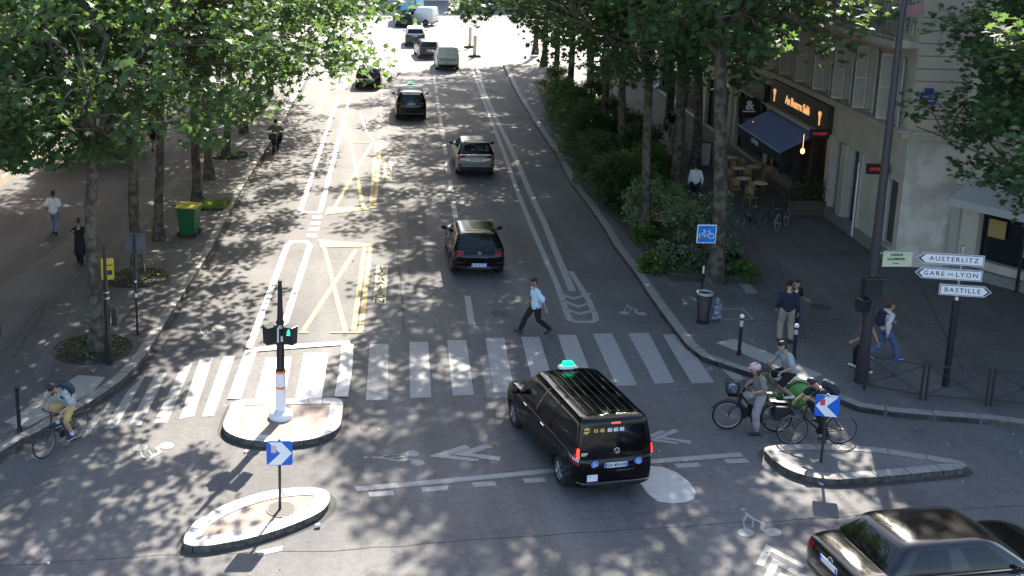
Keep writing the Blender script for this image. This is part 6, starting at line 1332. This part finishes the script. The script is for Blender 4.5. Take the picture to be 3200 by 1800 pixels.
dest(3.42, -1.06, .50, True, [('AUSTERLITZ', .165, -.2)]); dest(3.03, -1.06, .50, True, [('GARE', .165, -.62), ('DE', .09, -.24), ('LYON', .165, .14)]); dest(2.62, -.45, .76, False, [('BASTILLE', .165, .08)])
# tall lamp post with attached signs
b = G(2690, 1193, KH); t = empty('lamp_post', b); tag(t, 'very tall dark lamp post at the right corner carrying signal boxes', 'lamp post')
g = MB(); g.cyl((0, 0, 0), (0, 0, .9), .17, .15, 20); g.cyl((0, 0, .9), (0, 0, 4), .14, .115, 20); g.cyl((0, 0, 4), (0, 0, 9.6), .112, .07, 18); g.tube([(0, 0, 9.6), (.1, 0, 10.2), (.5, -.2, 10.8), (1.4, -.6, 11.2)], [.07, .06, .05, .04], 10); g.build('column', principled('lamp_post_grey', (.03, .027, .032), .5), t)
g = MB(); g.box((1.7, -.75, 11.2), (.7, .3, .14)); g.build('lantern', M['grey'], t, bevel=.03)
g = MB(); g.box((.0, -.02, 2.62), (.46, .24, .48)); g.box((0, -.2, 2.88), (.5, .16, .03)); g.build('signal_head', M['black'], t, bevel=.02); g = MB(); g.X = Matrix.Rotation(R(30), 4, 'Z'); g.box((-.27, 0, 2.16), (.24, .26, .36), taper=1.2); g.box((-.12, 0, 2.2), (.2, .05, .04)); g.build('pedestrian_signal', M['black'], t, bevel=.02)
g = MB(); g.box((.55, -.05, 3.36), (.74, .03, .40)); g.box((.1, 0, 3.5), (.3, .03, .03)); pn = g.build('direction_plate', principled('plate_pale_green', (.52, .54, .36), .5), t); g = MB(); g.box((.55, -.06, 3.57), (.76, .05, .03)); g.build('plate_rail', M['grey'], pn)
for i, (s_, sz) in enumerate([('AVENUE', .085), ('DAUMESNIL', .085), ('12e arr.', .05)]): text_obj(s_, sz, M['ink'], pn, facing((.52, -.068, 3.47 - i * .11), (0, -1, 0)), 'lettering', .001, bold=.003)
g = MB(); g.X = Matrix.Translation((.1, 0, 9.6))
for i in range(6):
    x0, x1 = i * .07, (i + 1) * .07; f_ = lambda x: (.10 * math.sin(x * 6), .35 * x * x * 1.0)
    g.add([(x0, f_(x0)[0], .15 + f_(x0)[1]), (x1, f_(x1)[0], .15 + f_(x1)[1]), (x1, f_(x1)[0] + .02, -.15 + f_(x1)[1] * 1.6), (x0, f_(x0)[0] + .02, -.15 + f_(x0)[1] * 1.6)], [(0, 1, 2, 3)])
g.build('pennant', principled('faded_red_cloth', (.2, .10, .11), .8), t)
# cross-braced barriers
bp = [V(G(*q, KH)) for q in [(2700, 1217), (2876, 1249), (2892, 1251), (3080, 1267), (3096, 1268), (3290, 1284)]]
for i, lb in enumerate(['cross-braced iron barrier starting at the tall lamp post', 'middle iron barrier in front of the destination signpost', 'iron barrier running out of the picture at the right edge']):
    a, c = bp[2 * i], bp[2 * i + 1]; d = c - a; L = d.length; t = empty('barrier', a, math.atan2(d.y, d.x)); tag(t, lb, 'barrier', 'iron pavement barriers'); 
    for x in (0, L): g = MB(); g.cyl((x, 0, 0), (x, 0, .98), .03, n=10); g.sphere((x, 0, .98), .035, 8, 6); g.build('post', M['postbrown'], t)
    for z in (.93, .14): g = MB(); g.tube([(0, 0, z), (L, 0, z)], .022, 8); g.build('rail', M['postbrown'], t)
    g = MB(); g.tube([(0, 0, .16), (L, 0, .9)], .014, 6); g.tube([(0, 0, .9), (L, 0, .16)], .014, 6); g.tube([(L / 2 + .055 * math.cos(k * .524), 0, .53 + .055 * math.sin(k * .524)) for k in range(12)], .012, 5, closed=True); g.build('cross_brace', M['postbrown'], t)
# slim dark post far right, off-frame signal at the left edge
b = G(3176, 912, KH); t = empty('sign_post', b); tag(t, 'slim dark post against the shopfront at the far right', 'post'); g = MB(); g.cyl((0, 0, 0), (0, 0, 2.4), .05, n=12); g.build('post', M['black'], t); g = MB(); g.box((0, 0, 2.6), (.34, .1, .5)); g.build('sign_box', M['black'], t, bevel=.03)
b = G(-22, 1330, KH); t = empty('signal_post', b); tag(t, 'dark signal head poking in at the left edge above the bollard', 'traffic light'); g = MB(); g.cyl((0, 0, 0), (0, 0, 3.2), .07, n=12); g.build('pole', M['black'], t); g = MB(); g.box((.17, .0, 2.38), (.26, .24, .4), taper=1.2); g.build('signal_head', M['black'], t, bevel=.02)
# bench in the planted bed
for (px, py, lb) in [(2085, 700, 'wooden slatted bench end showing between the silvery shrub and the slender trunk')]:
    t = empty('bench', G(2072, 712, KH), R(62)); tag(t, lb, 'bench')
    for k in range(4): g = MB(); g.box((0, -.2 + k * .13, .46), (1.5, .1, .04)); g.build('slat', M['wood'], t)
    for k in range(2): g = MB(); g.box((0, .3, .62 + k * .16), (1.5, .03, .12)); g.build('slat', M['wood'], t)
    for s in (-1, 1): g = MB(); g.box((s * .65, 0, .22), (.06, .42, .44)); g.build('leg', M['iron'], t)
# terrace: planter, chairs, tables, menu board
b = G(2555, 682, KH); t = empty('planter', b + V((-.3, .6, 0)), R(0)); tag(t, 'long dark wooden planter beside the terrace, at the near end of the blue awning', 'planter')
g = MB(); g.box((0, 0, .3), (1.5, .5, .6)); g.build('planter_box', principled('planter_wood', (.09, .07, .05), .8), t, bevel=.02); g = MB(); g.box((0, 0, .59), (1.4, .42, .03)); g.build('planter_soil', M['soil'], t)
for x in (-.45, 0, .45):
    rng = np.random.default_rng(int(90 + x * 10)); C = rng.normal(size=(420, 3)) * np.array([.2, .16, .22]) + np.array([x, 0, .95]); me = leaves_mesh('planter_foliage', C, .11, oval_leaf(), M['leafd'], rng); o = bpy.data.objects.new('planter_foliage', me); COL.objects.link(o); o.parent = t
def chair(px, py, rz, first=[None]):
    if first[0] is None:
        r = empty('bistro_chair'); g = MB(); g.cyl((0, 0, .44), (0, 0, .47), .21, n=18); g.build('seat', M['rattan'], r)
        for sx, sy in ((-1, -1), (1, -1), (-1, 1), (1, 1)): g = MB(); g.tube([(sx * .16, sy * .15, .44), (sx * .2, sy * .2, 0)], .013, 5); g.build('leg', M['rattan'], r)
        g = MB(); pr = []; 
        for k in range(9): a = R(20 + k * 17.5); pr.append((.22 * math.cos(a), .2 * math.sin(a)))
        for k in range(8):
            (x0, y0), (x1, y1) = pr[k], pr[k + 1]; hz = lambda q: .86 - .10 * abs(q - 4) / 4 * (abs(q - 4) / 4)
            g.add([(x0, y0, .55), (x1, y1, .55), (x1 * 1.05, y1 * 1.15, hz(k + 1)), (x0 * 1.05, y0 * 1.15, hz(k)), (x0 * .95, y0 * .95, .55), (x1 * .95, y1 * .95, .55), (x1, y1 * 1.08, hz(k + 1)), (x0, y0 * 1.08, hz(k))], [(0, 1, 2, 3), (7, 6, 5, 4), (3, 2, 6, 7)])
        g.tube([(pr[0][0], pr[0][1], .45), (pr[0][0] * 1.05, pr[0][1] * 1.1, .77)] + [(x * 1.05, y * 1.15, .86 - .10 * (abs(k - 4) / 4) ** 2) for k, (x, y) in enumerate(pr)][1:-1] + [(pr[8][0] * 1.05, pr[8][1] * 1.1, .77), (pr[8][0], pr[8][1], .45)], .014, 5); g.build('backrest', M['rattan'], r); first[0] = r; o = r
    else: o = copy_tree(first[0])
    o.location = G(px, py, KH); o.rotation_euler = (0, 0, rz); tag(o, 'rattan bistro chair on the terrace under the blue awning', 'chair', 'rattan terrace chairs'); return o
for q in [(2292, 560, .6), (2318, 548, 2.2), (2276, 590, .3), (2330, 585, -1.2), (2296, 622, .2), (2350, 622, 1.8), (2368, 560, 2.6), (2372, 595, -2), (2342, 650, .5), (2262, 530, 1.2), (2400, 575, 2.9)]: chair(*q)
tf = None
for px, py in [(2305, 575), (2352, 570), (2280, 540), (2320, 610), (2370, 625)]:
    if tf is None:
        tf = empty('bistro_table'); g = MB(); g.cyl((0, 0, .72), (0, 0, .745), .31, n=24); g.build('tabletop', principled('pale_tabletop', (.55, .52, .45), .4), tf); g = MB(); g.cyl((0, 0, 0), (0, 0, .72), .025, n=8); g.build('column', M['iron'], tf); g = MB(); g.cyl((0, 0, 0), (0, 0, .03), .2, n=16); g.build('base', M['iron'], tf); o = tf
    else: o = copy_tree(tf)
    o.location = G(px, py, KH); tag(o, 'small round bistro table with a pale top among the rattan chairs', 'table', 'bistro tables')
t = empty('menu_board', G(2200, 520, KH), R(-25)); tag(t, 'black framed menu board standing behind the thick trunk', 'menu board')
for s in (-1, 1):
    q = Matrix.Rotation(R(s * 12), 3, 'X'); g = MB(); g.box((0, s * .13, .62), (.62, .03, 1.2), rot=q); pn = g.build('board', M['ink'], t); g = MB(); g.box((0, s * .13 - .018 if s < 0 else .15, .62), (.5, .006, 1.05), rot=q); g.build('chalk_panel', principled('chalk_grey', (.3, .32, .28), .8), pn)
# kiosk and sunlit bits on the left pavement
kb = G(330, 508, KH) + V((0, 1.2, 0)); t = empty('kiosk', kb, R(-4)); tag(t, 'dark green newspaper kiosk behind the left trunks', 'kiosk')
g = MB(); g.box((0, 0, 1.35), (2.6, 2.2, 2.5)); g.build('cabin', M['shopgreen'], t, bevel=.04); g = MB(); g.box((0, 0, 2.75), (3.2, 2.9, .22)); g.box((0, 0, 2.95), (2.2, 1.9, .25)); g.build('roof', principled('kiosk_roof', (.14, .15, .13), .6), t, bevel=.04); g = MB(); g.box((0, 0, .06), (3.0, 2.6, .12)); g.build('base', M['kerb'], t)
for x in (-.8, 0, .8): g = MB(); g.box((x, -1.12, 1.5), (.62, .04, 1.3)); g.build('display_panel', principled('poster_grey', (.35, .36, .34), .6), t)
# scooter rider by the far left kerb
sp = G(862, 474); t = empty('scooter', sp, R(-8)); tag(t, 'black motor scooter pulled up at the left kerb under the hanging leaves', 'scooter')
g = MB(); ecap(g, (0, -.55, .62), (0, .0, .60), (.16, .14), (.13, .09), (1, 0, 0)); ecap(g, (0, .0, .36), (0, .38, .34), (.17, .05), (.16, .05), (1, 0, 0)); ecap(g, (0, .48, .4), (0, .40, .95), (.19, .06), (.15, .05), (1, 0, 0)); remesh(g, 'body', M['carblack'], t, .03, 2)
for y in (-.6, .62): g = MB(); g.X = Matrix.Translation((0, y, .24)); g.tube([(0, .18 * math.cos(a * .393), .18 * math.sin(a * .393)) for a in range(16)], .06, 8, closed=True); g.build('wheel', M['rubber'], t)
g = MB(); g.tube([(-.32, .36, 1.05), (0, .42, 1.0), (.32, .36, 1.05)], .016, 6); g.build('handlebar', M['black'], t); g = MB(); ecap(g, (0, -.5, .8), (0, -.05, .78), (.14, .05), (.12, .05), (1, 0, 0)); g.build('seat', M['trim'], t); g = MB(); g.box((0, -.72, .95), (.4, .36, .36)); g.build('top_box', M['trim'], t, bevel=.05)
person('rider in dark clothes and a khaki jacket on the black motor scooter', sp, R(-8), dict(pel=(0, -.12, .88), lean=12, feet=((-.2, .25, .46), (.2, .25, .46)), hands=((-.3, .32, 1.06), (.3, .32, 1.06)), knee=((-.4, 1, .3), (.4, 1, .3)), elbow=((-.8, -.3, -.5), (.8, -.3, -.5))), dict(top=cloth('khaki_green', (.12, .13, .05)), legs=CBK, shoes=SBK, hair='short', helmet=M['carblack'], sleeve=1.9, loose=.04))
# striped marker posts on the far crossing
for px, py, lb in [(1468, 149, 'left and taller of the two yellow striped marker posts on the sunlit crossing'), (1483, 178, 'nearer of the two yellow striped marker posts on the sunlit crossing')]:
    t = empty('marker_post', G(px, py)); tag(t, lb, 'marker post', 'striped marker posts'); g = MB(); g.box((0, 0, .09), (1.1, .5, .18), taper=.75); g.build('base', principled('rubber_base', (.10, .07, .06), .8), t, bevel=.03)
    for s in (-1, 1): g = MB(); g.box((s * .1, 0, .95), (.07, .07, 1.6)); g.build('stripe', principled('marker_yellow', (.72, .5, .18), .6), t)
    g = MB(); g.box((0, 0, .97), (.14, .05, 1.64)); g.build('panel', M['offwhite'], t)
# covers, seams, patches and small litter
def disc(name, px, py, r, z, mat):
    p = G(px, py, z); g = MB(); g.cyl(p, p + V((0, 0, .012)), r, n=28); o = struct(g.build(name, mat)); g = MB()
    for k in range(-3, 4): w_ = math.sqrt(max(0, r * r - (k * r / 4) ** 2)) * .85; g.box(p + V((0, k * r / 4, .015)), (w_ * 2, r * .06, .006))
    g.build('cover_rib', principled('cover_dark', (.03, .03, .03), .7), o); return o
CV = principled('cast_iron_cover', (.07, .065, .06), .6, .3, noise=(40, .2, (.11, .1, .09)))
disc('manhole_cover', 880, 1592, .32, .14, CV); disc('manhole_cover', 1560, 980, .3, 0, CV); disc('manhole_cover', 2560, 960, .3, KH, CV); pass
g = MB(); g.flat(GP([(2595, 784), (2668, 783), (2680, 798), (2612, 800)], KH), KH + .006); struct(g.build('pavement_grille', CV))
g = MB(); tar = principled('tar_seam', (.05, .048, .047), 1.0, spec=.05)
for ln in ([(0, 1770), (500, 1735), (1100, 1718), (1700, 1672), (2400, 1630), (3200, 1580)], [(1240, 600), (1246, 800), (1262, 1040)]):
    q = []
    P_ = GP(ln)
    for i in range(len(P_) - 1):
        for k in range(8): f = k / 8; q.append(P_[i].lerp(P_[i + 1], f) + V((rnd.uniform(-.04, .04), rnd.uniform(-.04, .04), 0)))
    q.append(P_[-1]); g.strip(q, .018, .003)
struct(g.build('tar_seam', tar))
M['patch2'] = asphalt('asphalt_repair', (.085, .082, .08), (.105, .1, .098), .3, False); M['patch3'] = asphalt('asphalt_repair_light', (.2, .188, .175), (.235, .22, .2), .35, False)
g = MB()
for q in ([(1270, 640), (1330, 638), (1335, 900), (1275, 905)], [(2420, 1640), (2560, 1625), (2600, 1660), (2440, 1680)]): g.flat(GP(q), .0028)
struct(g.build('asphalt_repair', M['patch2']))
g = MB()
for q in ([(1500, 1110), (1560, 1108), (1590, 1240), (1520, 1244)],): g.flat(GP(q), .0022)
struct(g.build('asphalt_repair_light', M['patch3']))
g = MB()
for ln in ([(2300, 1000), (2900, 1010), (3200, 1040)], [(2420, 800), (2520, 1060)], [(2880, 900), (3010, 1160)], [(250, 700), (120, 1000), (40, 1120)], [(520, 830), (380, 1010)]): g.strip(GP(ln, KH), .02, KH + .003)
struct(g.build('pavement_seam', tar))
for px, py, nm, lb, c, s in [(985, 1648, 'paper_cup', 'white paper cup lying against the near left island', (.8, .78, .72), .05), (770, 1412, 'flower_litter', 'pink scrap lying below the refuge island', (.7, .4, .38), .06), (2916, 1296, 'paper_litter', 'white paper scrap in the gutter under the barriers', (.75, .75, .75), .07), (150, 1762, 'paper_scrap', 'small white scrap on the road near the bottom left corner', (.75, .75, .75), .04), (2564, 1515, 'flat_can', 'flattened can at the foot of the right hand island', (.6, .6, .6), .06)]:
    g = MB(); 
    if nm == 'paper_cup': g.cyl((0, 0, .03), (.1, .03, .04), .03, .042, 12)
    else:
        for k in range(5): a = k * 1.26; g.add([(0, 0, .02), (s * math.cos(a), s * math.sin(a), .01 + .03 * (k % 2)), (s * math.cos(a + .9), s * math.sin(a + .9), .03)], [(0, 1, 2)])
    o = g.build(nm, principled(nm + '_mat', c, .7), None, G(px, py, .012)); tag(o, lb, 'litter')
# fallen leaves and dirt specks
rng = np.random.default_rng(9); n = 900; xs = rng.uniform(-9, 18, n); ys = 16 + 44 * rng.random(n) ** 1.6; me = leaves_mesh('fallen_leaves', np.stack([xs, ys, np.where(False, 0, .02) + np.zeros(n)], 1), .055, oval_leaf(), leaf_mat('dry_leaf', (.30, .26, .18), (.42, .38, .28), (.1, .08, .03), .1), rng, 0)
o = bpy.data.objects.new('fallen_leaves', me); COL.objects.link(o); o['kind'] = 'stuff'
EXPO = 1.98
# ------------------------------------------------------------ light
w = bpy.data.worlds.new('World'); sc.world = w; w.use_nodes = True
nt = w.node_tree; bg = nt.nodes['Background']; sky = nt.nodes.new('ShaderNodeTexSky'); sky.sky_type = 'NISHITA'; sky.sun_disc = False; sky.dust_density = 2.0; sky.ozone_density = .8; sky.air_density = .9
SUN_DIR = V((.345, .94, 0)).normalized() * math.cos(R(38)) + V((0, 0, math.sin(R(38))))
sky.sun_elevation = R(38); sky.sun_rotation = math.atan2(SUN_DIR.x, SUN_DIR.y)
bg.inputs[1].default_value = .12
nt.links.new(sky.outputs[0], bg.inputs[0])
ld = bpy.data.lights.new('sun', 'SUN'); ld.energy = 5.0; ld.angle = R(.55); ld.color = (1, .93, .82)
lo = bpy.data.objects.new('sun', ld); COL.objects.link(lo); lo.rotation_euler = SUN_DIR.to_track_quat('Z', 'Y').to_euler()
sc.view_settings.view_transform = 'Standard'; sc.view_settings.look = 'None'; sc.view_settings.exposure = EXPO; sc.view_settings.gamma = 1
sc.cycles.max_bounces = 8; sc.cycles.transmission_bounces = 6; sc.cycles.transparent_max_bounces = 8
sc.cycles.caustics_reflective = False; sc.cycles.caustics_refractive = False
